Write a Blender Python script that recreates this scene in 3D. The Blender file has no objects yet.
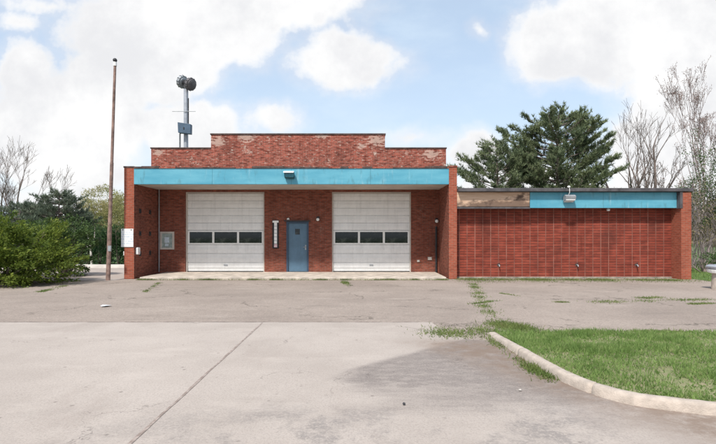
import bpy, math, random
import numpy as np
from mathutils import Vector

S = bpy.context.scene
COL = S.collection
rng = np.random.default_rng(11)
R = random.Random(5)

# ------------------------------------------------------------------ camera
cam_d = bpy.data.cameras.new('camera')
cam = bpy.data.objects.new('camera', cam_d)
COL.objects.link(cam)
cam.location = (0, 0, 1.6)
cam.rotation_euler = (math.radians(90), 0, 0)
cam_d.sensor_width = 36
cam_d.lens = 36 * 477 / 716
cam_d.shift_x = 1 / 716
cam_d.shift_y = 14 / 716
cam_d.clip_end = 2000
S.camera = cam

# ------------------------------------------------------------------ colour
S.view_settings.view_transform = 'Standard'
S.view_settings.look = 'None'
S.view_settings.gamma = 1
S.view_settings.use_curve_mapping = False
S.view_settings.exposure = 0.75

# ------------------------------------------------------------------ sun
SUN_EL = math.radians(52)
to_sun = Vector((-0.42 * math.cos(SUN_EL) / 1.0, -0.907 * math.cos(SUN_EL), math.sin(SUN_EL))).normalized()
sd = bpy.data.lights.new('sun', 'SUN')
sun = bpy.data.objects.new('sun', sd)
COL.objects.link(sun)
sun.location = (-20, -30, 60)
sd.energy = 2.8
sd.angle = math.radians(4)
sd.color = (1.0, 0.95, 0.88)
sun.rotation_euler = (-to_sun).to_track_quat('-Z', 'Y').to_euler()


# ------------------------------------------------------------------ node helper
class NT:
    def __init__(s, tree):
        s.t = tree; s.n = tree.nodes; s.l = tree.links

    def new(s, typ, **kw):
        nd = s.n.new(typ)
        for k, v in kw.items():
            setattr(nd, k, v)
        return nd

    def put(s, sock, val):
        if isinstance(val, bpy.types.NodeSocket):
            s.l.new(val, sock)
        elif val is not None:
            if isinstance(val, (tuple, list)) and len(val) == 3 and sock.type == 'RGBA':
                val = (*val, 1)
            sock.default_value = val

    def math(s, op, a, b=None, c=None, clamp=False):
        nd = s.new('ShaderNodeMath', operation=op, use_clamp=clamp)
        s.put(nd.inputs[0], a)
        if b is not None: s.put(nd.inputs[1], b)
        if c is not None: s.put(nd.inputs[2], c)
        return nd.outputs[0]

    def ramp(s, v, a, b, x=0.0, y=1.0):
        nd = s.new('ShaderNodeMapRange', interpolation_type='SMOOTHSTEP')
        s.put(nd.inputs[0], v); s.put(nd.inputs[1], a); s.put(nd.inputs[2], b)
        s.put(nd.inputs[3], x); s.put(nd.inputs[4], y)
        return nd.outputs[0]

    def mix(s, f, a, b, blend='MIX'):
        nd = s.new('ShaderNodeMix', data_type='RGBA', blend_type=blend)
        s.put(nd.inputs[0], f); s.put(nd.inputs[6], a); s.put(nd.inputs[7], b)
        return nd.outputs[2]

    def noise(s, vec, scale, detail=4, rough=0.55, out=0, stretch=None):
        if stretch:
            m = s.new('ShaderNodeMapping')
            s.put(m.inputs[0], vec); m.inputs['Scale'].default_value = stretch
            vec = m.outputs[0]
        nd = s.new('ShaderNodeTexNoise')
        s.put(nd.inputs['Vector'], vec)
        nd.inputs['Scale'].default_value = scale
        nd.inputs['Detail'].default_value = detail
        nd.inputs['Roughness'].default_value = rough
        return nd.outputs[out]

    def xyz(s, vec):
        nd = s.new('ShaderNodeSeparateXYZ'); s.put(nd.inputs[0], vec)
        return nd.outputs[0], nd.outputs[1], nd.outputs[2]

    def comb(s, x, y, z=0.0):
        nd = s.new('ShaderNodeCombineXYZ')
        s.put(nd.inputs[0], x); s.put(nd.inputs[1], y); s.put(nd.inputs[2], z)
        return nd.outputs[0]


# ------------------------------------------------------------------ world: sky with clouds, placed by direction
def make_world():
    w = bpy.data.worlds.new('World')
    S.world = w
    w.use_nodes = True
    t = NT(w.node_tree)
    t.n.clear()
    sky = t.new('ShaderNodeTexSky', sky_type='NISHITA')
    sky.sun_disc = False
    sky.sun_elevation = SUN_EL
    sky.sun_rotation = math.atan2(to_sun.x, to_sun.y)
    sky.air_density = 1.0
    sky.dust_density = 1.2
    sky.ozone_density = 1.5
    bg = t.new('ShaderNodeBackground')
    t.put(bg.inputs[0], sky.outputs[0]); bg.inputs[1].default_value = 0.115
    d = t.new('ShaderNodeTexCoord').outputs['Generated']
    x, y, z = t.xyz(d)
    ay = t.math('MAXIMUM', t.math('ABSOLUTE', y), 0.12)
    u = t.math('DIVIDE', x, ay)
    v = t.math('DIVIDE', z, ay)
    p = t.comb(u, v, 0.0)
    dn = t.noise(p, 5.0, 5, 0.55, out=1)
    sub = t.new('ShaderNodeVectorMath', operation='SUBTRACT')
    t.put(sub.inputs[0], dn); sub.inputs[1].default_value = (.5, .5, .5)
    sc = t.new('ShaderNodeVectorMath', operation='SCALE')
    t.put(sc.inputs[0], sub.outputs[0]); sc.inputs['Scale'].default_value = 0.13
    ad = t.new('ShaderNodeVectorMath', operation='ADD')
    t.put(ad.inputs[0], p); t.put(ad.inputs[1], sc.outputs[0])
    pu, pv, _ = t.xyz(ad.outputs[0])
    blobs = [(165, 28, 125, 62), (290, 4, 92, 36), (345, 62, 66, 32), (135, 75, 95, 48), (60, 130, 105, 75), (25, 70, 40, 40), (48, 0, 60, 10),
             (185, 135, 60, 38), (268, 124, 42, 20), (610, 40, 125, 55), (690, 20, 120, 70), (690, 95, 80, 60),
             (680, 160, 90, 70), (484, 25, 13, 15), (480, 155, 34, 24), (415, 142, 40, 12), (540, 185, 120, 26),
             (200, 200, 300, 20), (20, 20, 30, 14)]
    m = None
    for cx, cy, rx, ry in blobs:
        a = t.math('MULTIPLY', t.math('SUBTRACT', pu, (cx - 357) / 477), 477 / rx)
        b = t.math('MULTIPLY', t.math('SUBTRACT', pv, (236 - cy) / 477), 477 / ry)
        r = t.math('SQRT', t.math('ADD', t.math('MULTIPLY', a, a), t.math('MULTIPLY', b, b)))
        k = t.math('MULTIPLY', t.math('SUBTRACT', 1.0, r), min(rx, ry) / 45.0 if min(rx, ry) < 45 else 1.0)
        m = k if m is None else t.math('SMOOTH_MAX', m, k, 0.12)
    fb = t.noise(p, 9.0, 8, 0.6)
    dens = t.math('ADD', m, t.math('MULTIPLY', t.math('SUBTRACT', fb, 0.5), 0.75))
    dens = t.ramp(dens, -0.16, 0.27)
    high = t.ramp(t.noise(d, 2.6, 7, 0.6), 0.47, 0.66)
    high = t.math('MULTIPLY', high, t.ramp(v, 0.52, 0.75))
    cloud = t.math('MAXIMUM', dens, high)
    low = t.ramp(v, 0.0, 0.45, 0.85, 0.56)
    wisp = t.math('MULTIPLY', t.ramp(t.noise(p, 3.0, 6, 0.6, stretch=(1, 2.2, 1)), 0.4, 0.75), 0.25)
    veil = t.math('ADD', low, wisp, clamp=True)
    cov = t.math('MAXIMUM', cloud, veil)
    tone = t.math('MULTIPLY', t.ramp(t.noise(p, 4.5, 8, 0.62), 0.38, 0.66), t.ramp(m, 0.0, 0.3))
    ccol = t.mix(tone, (0.86, 0.86, 0.86), (0.71, 0.715, 0.735))
    ccol = t.mix(t.math('SUBTRACT', 1.0, cloud), ccol, (0.62, 0.74, 0.86))
    bc = t.new('ShaderNodeBackground')
    t.put(bc.inputs[0], ccol); bc.inputs[1].default_value = 0.71
    mx = t.new('ShaderNodeMixShader')
    t.put(mx.inputs[0], cov); t.l.new(bg.outputs[0], mx.inputs[1]); t.l.new(bc.outputs[0], mx.inputs[2])
    out = t.new('ShaderNodeOutputWorld')
    t.l.new(mx.outputs[0], out.inputs[0])


make_world()


# ------------------------------------------------------------------ materials
def new_mat(name):
    m = bpy.data.materials.new(name)
    m.use_nodes = True
    t = NT(m.node_tree)
    b = t.n['Principled BSDF']
    return m, t, b


def bump(t, b, h, strength, dist=0.01):
    bp = t.new('ShaderNodeBump')
    bp.inputs['Strength'].default_value = strength
    bp.inputs['Distance'].default_value = dist
    t.put(bp.inputs['Height'], h)
    t.l.new(bp.outputs[0], b.inputs['Normal'])


def plain(name, col, rough=0.7, var=0.18, scale=6.0, metallic=0.0, bmp=0.0, streak=0.0, spec=0.4):
    m, t, b = new_mat(name)
    o = t.new('ShaderNodeTexCoord').outputs['Object']
    n = t.noise(o, scale, 6, 0.65)
    c = t.mix(t.ramp(n, 0.3, 0.7), tuple(x * (1 - var) for x in col), tuple(min(1, x * (1 + var)) for x in col))
    if streak:
        s = t.noise(o, 3.0, 5, 0.6, stretch=(4, 4, 0.35))
        c = t.mix(t.math('MULTIPLY', t.ramp(s, 0.48, 0.75), streak), c, tuple(x * 0.45 + 0.02 for x in col))
    t.put(b.inputs['Base Color'], c)
    t.put(b.inputs['Roughness'], t.math('ADD', rough - 0.08, t.math('MULTIPLY', n, 0.16), clamp=True))
    b.inputs['Metallic'].default_value = metallic
    b.inputs['Specular IOR Level'].default_value = spec
    if bmp:
        bump(t, b, t.noise(o, scale * 8, 4), bmp)
    return m


def brick(name, c1, c2, mortar, bw, bh, offset, ms=0.009, spots=None, white=0.0, dirt=0.35, wscale=1.6, vline=None, mot=0.5):
    m, t, b = new_mat(name)
    tc = t.new('ShaderNodeTexCoord')
    uv = tc.outputs['UV']; o = tc.outputs['Object']
    bt = t.new('ShaderNodeTexBrick', offset=offset, offset_frequency=2, squash=1.0)
    t.put(bt.inputs['Vector'], uv)
    t.put(bt.inputs['Color1'], c1); t.put(bt.inputs['Color2'], c2); t.put(bt.inputs['Mortar'], mortar)
    bt.inputs['Scale'].default_value = 1.0
    bt.inputs['Mortar Size'].default_value = ms
    bt.inputs['Mortar Smooth'].default_value = 0.2
    bt.inputs['Bias'].default_value = 0.0
    bt.inputs['Brick Width'].default_value = bw
    bt.inputs['Row Height'].default_value = bh
    c = bt.outputs['Color']
    # kiln variation: clusters of darker, burnt bricks
    n1 = t.noise(uv, 1.0, 2, 0.5, stretch=(1 / bw * 0.9, 1 / bh * 0.9, 1))
    c = t.mix(t.math('MULTIPLY', t.ramp(n1, 0.46, 0.72), mot), c, tuple(x * 0.35 for x in c1))
    c = t.mix(t.math('MULTIPLY', t.ramp(n1, 0.5, 0.26), mot * 0.6), c, tuple(min(1, x * 1.55 + .01) for x in c2))
    n2 = t.noise(o, 0.9, 6, 0.62)
    c = t.mix(t.math('MULTIPLY', t.ramp(n2, 0.45, 0.72), dirt), c, (0.06, 0.025, 0.02))
    st = t.noise(o, 1.3, 5, 0.6, stretch=(3.0, 3.0, 0.4))
    c = t.mix(t.math('MULTIPLY', t.ramp(st, 0.52, 0.75), dirt), c, tuple(x * 0.5 for x in c1))
    if white:
        n3 = t.noise(o, wscale, 8, 0.7)
        n4 = t.noise(o, wscale * 9, 3, 0.6)
        f = t.math('MULTIPLY', t.ramp(n3, 0.58, 0.68), t.ramp(n4, 0.40, 0.58))
        sp = t.ramp(t.noise(uv, 1.0, 1, 0.5, stretch=(1 / bw * 1.3, 1 / bh * 1.3, 1)), 0.62, 0.74)
        f = t.math('MAXIMUM', f, t.math('MULTIPLY', sp, 0.7))
        if spots:
            x, y, z = t.xyz(uv)
            for sx_, sz_, sr_ in spots:
                dx = t.math('SUBTRACT', x, sx_); dz = t.math('MULTIPLY', t.math('SUBTRACT', y, sz_), 1.8)
                rr = t.math('SQRT', t.math('ADD', t.math('MULTIPLY', dx, dx), t.math('MULTIPLY', dz, dz)))
                q = t.math('ADD', t.math('DIVIDE', rr, sr_), t.math('ADD', t.math('MULTIPLY', t.math('SUBTRACT', n4, 0.5), 2.0), t.math('MULTIPLY', t.math('SUBTRACT', n1, 0.5), 3.2)))
                f = t.math('MAXIMUM', f, t.math('MULTIPLY', t.ramp(q, 1.05, 0.5), 0.6))
        c = t.mix(t.math('MULTIPLY', f, white), c, (0.56, 0.46, 0.39))
    if vline:
        # lighter raked vertical joints of the stacked bond
        ux, uy, _ = t.xyz(uv)
        fr = t.math('FRACT', t.math('DIVIDE', ux, vline))
        ln = t.math('ABSOLUTE', t.math('SUBTRACT', fr, 0.5))
        f = t.ramp(ln, 0.435, 0.475)
        wn = t.new('ShaderNodeTexWhiteNoise', noise_dimensions='1D')
        t.put(wn.inputs['W'], t.math('FLOOR', t.math('ADD', t.math('DIVIDE', ux, vline), 0.5)))
        f = t.math('MULTIPLY', f, t.ramp(wn.outputs['Value'], 0.0, 1.0, 0.6, 1.0))
        f = t.math('MULTIPLY', f, t.ramp(t.noise(o, 2.2, 6, 0.7), 0.35, 0.62, 0.3, 0.75))
        c = t.mix(f, c, (0.38, 0.175, 0.13))
    t.put(b.inputs['Base Color'], c)
    b.inputs['Roughness'].default_value = 0.9
    b.inputs['Specular IOR Level'].default_value = 0.2
    h = t.math('ADD', t.math('MULTIPLY', bt.outputs['Fac'], -1.0), t.math('MULTIPLY', n1, 0.5))
    bump(t, b, h, 0.5, 0.008)
    return m


MAT = {}
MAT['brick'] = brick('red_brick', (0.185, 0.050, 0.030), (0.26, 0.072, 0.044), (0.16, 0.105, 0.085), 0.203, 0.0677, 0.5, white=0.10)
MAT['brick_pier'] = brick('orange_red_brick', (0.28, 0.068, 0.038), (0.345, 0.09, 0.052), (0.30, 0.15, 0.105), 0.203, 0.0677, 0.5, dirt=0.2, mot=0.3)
MAT['brick_parapet'] = brick('weathered_brick', (0.235, 0.055, 0.036), (0.33, 0.088, 0.06), (0.30, 0.17, 0.135), 0.203, 0.0677, 0.5, spots=[(-5.85, 5.55, .38), (.85, 5.6, .45), (3.1, 5.0, .4), (-1.45, 5.78, .25), (-4.6, 5.75, .4), (.2, 5.35, .2), (-8.3, 5.1, .25)], white=0.85, wscale=2.6, dirt=0.35, mot=0.8)
MAT['brick_wing'] = brick('stacked_brick', (0.21, 0.044, 0.028), (0.28, 0.063, 0.039), (0.11, 0.034, 0.027), 0.30, 0.1, 0.0, ms=0.014, dirt=0.5, vline=0.30, mot=0.4)
MAT['white_door'] = plain('white_door_paint', (0.74, 0.735, 0.72), 0.5, 0.06, 2.5, streak=0.22)
MAT['white'] = plain('white_paint', (0.78, 0.78, 0.76), 0.55, 0.06, 5)
MAT['soffit'] = plain('beige_soffit', (0.52, 0.47, 0.42), 0.8, 0.12, 2)
MAT['trim_dark'] = plain('rusty_brown_coping', (0.075, 0.048, 0.042), 0.75, 0.5, 5, bmp=0.2)
MAT['trim_grey'] = plain('grey_metal_edge', (0.075, 0.07, 0.075), 0.7, 0.4, 3)
MAT['door_blue'] = plain('blue_door_paint', (0.085, 0.155, 0.225), 0.45, 0.12, 2, streak=0.25)
MAT['frame_blue'] = plain('dark_blue_frame', (0.035, 0.06, 0.10), 0.5, 0.15, 4)
MAT['dark'] = plain('dark_metal', (0.025, 0.025, 0.028), 0.5, 0.3, 8)
MAT['black'] = plain('black_board', (0.012, 0.012, 0.014), 0.6, 0.2, 8)
MAT['grey'] = plain('grey_metal', (0.33, 0.35, 0.37), 0.5, 0.15, 6, metallic=0.3)
MAT['galv'] = plain('galvanised_steel', (0.36, 0.38, 0.42), 0.5, 0.15, 4, metallic=0.35)
MAT['panel_blue'] = plain('slate_blue_cabinet', (0.06, 0.10, 0.15), 0.5, 0.15, 4)
MAT['roof'] = plain('roof_felt', (0.10, 0.10, 0.10), 0.95, 0.3, 3)
MAT['concrete'] = plain('kerb_concrete', (0.43, 0.365, 0.31), 0.9, 0.16, 9, bmp=0.7)
MAT['slab'] = plain('step_concrete', (0.46, 0.40, 0.34), 0.9, 0.25, 3, bmp=0.3)
MAT['footing'] = plain('damp_footing_concrete', (0.27, 0.24, 0.20), 0.9, 0.4, 3)
MAT['drum'] = plain('tarnished_steel', (0.13, 0.12, 0.125), 0.6, 0.3, 8, metallic=0.3)
MAT['slab_pale'] = plain('pale_wall_concrete', (0.56, 0.53, 0.49), 0.9, 0.12, 3)
MAT['grey_paper'] = plain('damp_paper', (0.55, 0.57, 0.60), 0.8, 0.15, 12)
MAT['bark'] = plain('grey_brown_bark', (0.19, 0.15, 0.135), 0.95, 0.3, 8, bmp=0.4)
MAT['bark_pale'] = plain('pale_bark', (0.32, 0.26, 0.25), 0.95, 0.3, 8, bmp=0.4)
MAT['bark_white'] = plain('whitish_bark', (0.55, 0.53, 0.48), 0.9, 0.2, 9)
MAT['rust'] = plain('rusty_pole_paint', (0.23, 0.15, 0.125), 0.8, 0.45, 5, streak=0.3)
MAT['teal'] = plain('teal_lamp_paint', (0.018, 0.095, 0.13), 0.5, 0.3, 9)
MAT['lens'] = plain('white_lamp_glass', (0.72, 0.72, 0.70), 0.25, 0.05, 8)
MAT['stone'] = plain('dark_stone', (0.05, 0.05, 0.055), 0.9, 0.4, 12)
MAT['stone_pale'] = plain('pale_stone', (0.5, 0.46, 0.42), 0.9, 0.2, 12)
MAT['smudge'] = plain('faded_print', (0.52, 0.60, 0.66), 0.7, 0.2, 20)
MAT['board_green'] = plain('faded_green_notice', (0.30, 0.36, 0.34), 0.6, 0.25, 9)
MAT['pinkish'] = plain('faded_pink_plate', (0.62, 0.45, 0.47), 0.7, 0.2, 10)


def print_mat():
    # illegible sun-bleached printing: broken rows of pale blue-grey
    m, t, b = new_mat('faded_sign_print')
    uv = t.new('ShaderNodeTexCoord').outputs['UV']
    x, y, z = t.xyz(uv)
    row = t.ramp(t.math('ABSOLUTE', t.math('SUBTRACT', t.math('FRACT', t.math('DIVIDE', y, 0.085)), 0.5)), 0.28, 0.2)
    n = t.noise(uv, 1.0, 3, 0.6, stretch=(26, 11.8, 1))
    f = t.math('MULTIPLY', row, t.ramp(n, 0.47, 0.56))
    f = t.math('MULTIPLY', f, t.math('MULTIPLY', t.ramp(y, 1.23, 1.28), t.ramp(y, 1.78, 1.74)))
    t.put(b.inputs['Base Color'], t.mix(t.math('MULTIPLY', f, 0.8), (0.74, 0.75, 0.74), (0.42, 0.52, 0.62)))
    b.inputs['Roughness'].default_value = 0.5
    return m


MAT['sign_print'] = print_mat()


def glass_dark():
    m, t, b = new_mat('dark_glass')
    o = t.new('ShaderNodeTexCoord').outputs['Object']
    n = t.noise(o, 2.2, 4, 0.6, stretch=(1, 1, 2.2))
    t.put(b.inputs['Base Color'], t.mix(t.ramp(n, 0.5, 0.72), (0.004, 0.005, 0.007), (0.05, 0.055, 0.05)))
    b.inputs['Roughness'].default_value = 0.06
    b.inputs['Specular IOR Level'].default_value = 0.5
    return m


MAT['glass'] = glass_dark()


def fascia_mat():
    m, t, b = new_mat('turquoise_fascia_paint')
    o = t.new('ShaderNodeTexCoord').outputs['Object']
    n = t.noise(o, 1.3, 6, 0.6, stretch=(0.5, 1, 2))
    c = t.mix(t.ramp(n, 0.3, 0.7), (0.062, 0.285, 0.395), (0.115, 0.37, 0.475))
    s = t.noise(o, 2.0, 6, 0.65, stretch=(3, 3, 0.5))
    c = t.mix(t.math('MULTIPLY', t.ramp(s, 0.55, 0.8), 0.45), c, (0.42, 0.58, 0.62))
    g = t.noise(o, 7.0, 5, 0.6, stretch=(1, 1, 0.3))
    c = t.mix(t.math('MULTIPLY', t.ramp(g, 0.54, 0.75), 0.5), c, (0.06, 0.17, 0.2))
    x, y, z = t.xyz(o)
    fr = t.math('ABSOLUTE', t.math('SUBTRACT', t.math('FRACT', t.math('DIVIDE', x, 2.95)), 0.5))
    c = t.mix(t.ramp(fr, 0.4972, 0.4985), c, (0.03, 0.16, 0.21))
    t.put(b.inputs['Base Color'], c)
    b.inputs['Roughness'].default_value = 0.5
    return m


def wood_mat():
    m, t, b = new_mat('weathered_plywood')
    o = t.new('ShaderNodeTexCoord').outputs['Object']
    g = t.noise(o, 3.0, 7, 0.65, stretch=(0.35, 1, 9))
    c = t.mix(t.ramp(g, 0.3, 0.7), (0.46, 0.30, 0.20), (0.64, 0.46, 0.34))
    s = t.noise(o, 1.6, 6, 0.65, stretch=(1, 1, 1.6))
    c = t.mix(t.math('MULTIPLY', t.ramp(s, 0.54, 0.68), 0.8), c, (0.085, 0.05, 0.036))
    # damp stain soaked up from the lower edge
    x, y, z = t.xyz(o)
    e = t.math('ADD', t.math('MULTIPLY', z, -3.2), t.math('ADD', t.math('MULTIPLY', x, 0.12), t.math('MULTIPLY', t.math('SUBTRACT', s, 0.5), 3.2)))
    c = t.mix(t.math('MULTIPLY', t.ramp(e, -0.1, 0.5), 0.8), c, (0.075, 0.045, 0.034))
    t.put(b.inputs['Base Color'], c)
    b.inputs['Roughness'].default_value = 0.9
    return m


MAT['fascia'] = fascia_mat()
MAT['plywood'] = wood_mat()


def pavement_mats():
    # forecourt sheets use object coords = world metres
    m, t, b = new_mat('old_asphalt')
    o = t.new('ShaderNodeTexCoord').outputs['Object']
    n = t.noise(o, 0.35, 7, 0.65)
    c = t.mix(t.ramp(n, 0.3, 0.7), (0.295, 0.242, 0.207), (0.385, 0.320, 0.275))
    f = t.noise(o, 45, 3, 0.8)
    c = t.mix(t.ramp(f, 0.35, 0.68), c, t.mix(0.5, c, (0.12, 0.105, 0.095)))
    fm = t.noise(o, 13, 6, 0.8)
    c = t.mix(t.math('MULTIPLY', t.ramp(fm, 0.52, 0.70), 0.5), c, (0.15, 0.12, 0.10))
    c = t.mix(t.math('MULTIPLY', t.ramp(fm, 0.46, 0.30), 0.45), c, (0.50, 0.42, 0.355))
    n2 = t.noise(o, 1.1, 7, 0.7, stretch=(0.35, 1.3, 1))
    c = t.mix(t.math('MULTIPLY', t.ramp(n2, 0.54, 0.72), 0.45), c, (0.17, 0.145, 0.125))
    n3 = t.noise(o, 0.8, 7, 0.7, stretch=(0.5, 1.6, 1))
    c = t.mix(t.math('MULTIPLY', t.ramp(n3, 0.56, 0.75), 0.45), c, (0.46, 0.40, 0.35))
    wv = t.new('ShaderNodeTexVoronoi', feature='DISTANCE_TO_EDGE')
    dv = t.new('ShaderNodeVectorMath', operation='ADD')
    t.put(dv.inputs[0], o)
    ns = t.new('ShaderNodeVectorMath', operation='SCALE'); t.put(ns.inputs[0], t.noise(o, 1.3, 5, 0.7, out=1)); ns.inputs['Scale'].default_value = 1.4
    t.put(dv.inputs[1], ns.outputs[0]); t.put(wv.inputs['Vector'], dv.outputs[0]); wv.inputs['Scale'].default_value = 0.42
    ck = t.math('MULTIPLY', t.ramp(wv.outputs['Distance'], 0.016, 0.004), t.ramp(t.noise(o, 0.5, 3), 0.48, 0.6))
    c = t.mix(t.math('MULTIPLY', ck, 0.7), c, (0.10, 0.085, 0.07))
    t.put(b.inputs['Base Color'], c); b.inputs['Roughness'].default_value = 0.95
    b.inputs['Specular IOR Level'].default_value = 0.15
    bump(t, b, t.math('ADD', f, t.math('MULTIPLY', ck, -2.0)), 0.55, 0.008)
    MAT['asphalt'] = m

    m, t, b = new_mat('worn_concrete')
    o = t.new('ShaderNodeTexCoord').outputs['Object']
    x, y, z = t.xyz(o)
    n = t.noise(o, 0.5, 7, 0.62)
    c = t.mix(t.ramp(n, 0.3, 0.7), (0.372, 0.322, 0.285), (0.455, 0.398, 0.355))
    # a newer smoother strip near the seam
    f = t.noise(o, 55, 4, 0.85)
    f2 = t.noise(o, 24, 5, 0.75)
    c = t.mix(t.math('MULTIPLY', t.ramp(f, 0.42, 0.68), 0.55), c, (0.24, 0.205, 0.185))
    c = t.mix(t.math('MULTIPLY', t.ramp(f2, 0.56, 0.72), 0.38), c, (0.20, 0.165, 0.145))
    pale = t.noise(o, 1.0, 6, 0.65, stretch=(0.6, 1.5, 1))
    c = t.mix(t.math('MULTIPLY', t.ramp(pale, 0.52, 0.74), 0.35), c, (0.53, 0.465, 0.415))
    # dark bare aggregate where the surface has scaled off close to the road
    w = t.noise(o, 0.9, 6, 0.7)
    near = t.math('MULTIPLY', t.ramp(y, 4.9, 4.0), t.ramp(x, -1.9, -0.6, 0.35, 1.0))
    w2 = t.math('MULTIPLY', t.ramp(w, 0.47, 0.60), t.ramp(f2, 0.32, 0.56))
    c = t.mix(t.math('MULTIPLY', t.math('MULTIPLY', w2, near), 0.6), c, (0.17, 0.155, 0.15))
    # sealed patch with its own outline by the island
    nx = t.math('MULTIPLY', t.math('SUBTRACT', t.noise(o, 1.2, 5, 0.6), 0.5), 0.5)
    l1 = t.math('DIVIDE', t.math('SUBTRACT', t.math('MULTIPLY', t.math('ADD', x, 0.15), 1.42),
                                 t.math('MULTIPLY', t.math('SUBTRACT', y, 5.72), 1.5)), 2.07)
    l1 = t.ramp(t.math('ADD', l1, t.math('MULTIPLY', nx, 0.35)), -0.05, 0.10)
    nb = t.math('MULTIPLY', t.math('SUBTRACT', t.noise(o, 1.1, 6, 0.65, stretch=(0.5, 1.6, 1)), 0.5), 2.4)
    l2 = t.ramp(t.math('ADD', t.math('SUBTRACT', y, t.math('MULTIPLY', x, -0.25)), nb), 4.3, 5.6)
    l3 = t.ramp(t.math('ADD', x, t.math('MULTIPLY', nb, 0.35)), -0.35, 0.15)
    pm = t.math('MULTIPLY', t.math('MULTIPLY', l1, l2), l3)
    pc = t.mix(t.ramp(f, 0.35, 0.7), (0.24, 0.208, 0.19), (0.135, 0.115, 0.107))
    br = t.ramp(t.noise(o, 6, 6, 0.75, stretch=(0.7, 1.4, 1)), 0.36, 0.58, 0.62, 1.0)
    pm = t.math('MULTIPLY', pm, br)
    c = t.mix(t.math('MULTIPLY', pm, 0.85), c, pc)
    # brown silt washed against the kerb
    dk = t.math('ADD', t.math('MULTIPLY', x, 0.62), t.math('MULTIPLY', y, 0.32))
    si = t.ramp(t.math('ADD', dk, t.math('MULTIPLY', nb, 0.16)), 2.55, 3.1)
    si2 = t.ramp(t.math('ADD', t.math('SUBTRACT', t.math('MULTIPLY', x, 0.35), t.math('SUBTRACT', y, 3.55)), nx), -0.25, 0.25)
    si = t.math('MULTIPLY', t.math('MULTIPLY', si, t.ramp(y, 7.6, 7.0)), t.ramp(t.noise(o, 4, 7, 0.75), 0.35, 0.6, 0.3, 1.0))
    c = t.mix(t.math('MULTIPLY', si, 0.85), c, (0.20, 0.145, 0.11))
    vo = t.new('ShaderNodeTexVoronoi'); t.put(vo.inputs['Vector'], o); vo.inputs['Scale'].default_value = 5.5
    sel = t.ramp(t.noise(o, 2.1, 4, 0.6), 0.5, 0.6)
    c = t.mix(t.math('MULTIPLY', t.math('MULTIPLY', t.ramp(vo.outputs['Distance'], 0.16, 0.05), sel), 0.6), c, (0.13, 0.11, 0.10))
    st_ = t.noise(o, 0.55, 6, 0.7, stretch=(1.6, 0.7, 1))
    c = t.mix(t.math('MULTIPLY', t.ramp(st_, 0.53, 0.70), 0.4), c, (0.30, 0.25, 0.22))
    # hair cracks
    ns = t.new('ShaderNodeVectorMath', operation='SCALE'); t.put(ns.inputs[0], t.noise(o, 1.5, 5, 0.7, out=1)); ns.inputs['Scale'].default_value = 0.9
    dv = t.new('ShaderNodeVectorMath', operation='ADD'); t.put(dv.inputs[0], o); t.put(dv.inputs[1], ns.outputs[0])
    wv = t.new('ShaderNodeTexVoronoi', feature='DISTANCE_TO_EDGE'); t.put(wv.inputs['Vector'], dv.outputs[0]); wv.inputs['Scale'].default_value = 0.5
    ck = t.math('MULTIPLY', t.ramp(wv.outputs['Distance'], 0.007, 0.002), t.ramp(t.noise(o, 0.7, 3), 0.5, 0.62))
    c = t.mix(t.math('MULTIPLY', ck, 0.45), c, (0.12, 0.1, 0.09))
    t.put(b.inputs['Base Color'], c); b.inputs['Roughness'].default_value = 0.92
    b.inputs['Specular IOR Level'].default_value = 0.2
    bump(t, b, t.math('ADD', t.math('ADD', f, f2), t.math('MULTIPLY', ck, -2.0)), 0.4, 0.008)
    MAT['pad'] = m

    m, t, b = new_mat('joint_filler')
    o = t.new('ShaderNodeTexCoord').outputs['Object']
    c = t.mix(t.ramp(t.noise(o, 9, 5, 0.7), 0.4, 0.65), (0.22, 0.17, 0.145), (0.36, 0.30, 0.265))
    t.put(b.inputs['Base Color'], c); b.inputs['Roughness'].default_value = 0.95
    MAT['seam'] = m

    m, t, b = new_mat('lawn_soil')
    o = t.new('ShaderNodeTexCoord').outputs['Object']
    c = t.mix(t.ramp(t.noise(o, 9, 8, 0.8), 0.38, 0.62), (0.29, 0.245, 0.15), (0.19, 0.23, 0.085))
    c = t.mix(t.math('MULTIPLY', t.ramp(t.noise(o, 60, 4, 0.8), 0.42, 0.6), 0.6), c, (0.10, 0.10, 0.05))
    t.put(b.inputs['Base Color'], c); b.inputs['Roughness'].default_value = 1
    MAT['soil'] = m

    m, t, b = new_mat('meadow_ground')
    o = t.new('ShaderNodeTexCoord').outputs['Object']
    c = t.mix(t.ramp(t.noise(o, 0.5, 8, 0.75), 0.35, 0.65), (0.075, 0.13, 0.03), (0.10, 0.175, 0.045))
    c = t.mix(t.math('MULTIPLY', t.ramp(t.noise(o, 18, 4, 0.7), 0.4, 0.7), 0.6), c, (0.05, 0.075, 0.02))
    t.put(b.inputs['Base Color'], c); b.inputs['Roughness'].default_value = 1
    MAT['meadow'] = m


pavement_mats()


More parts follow.
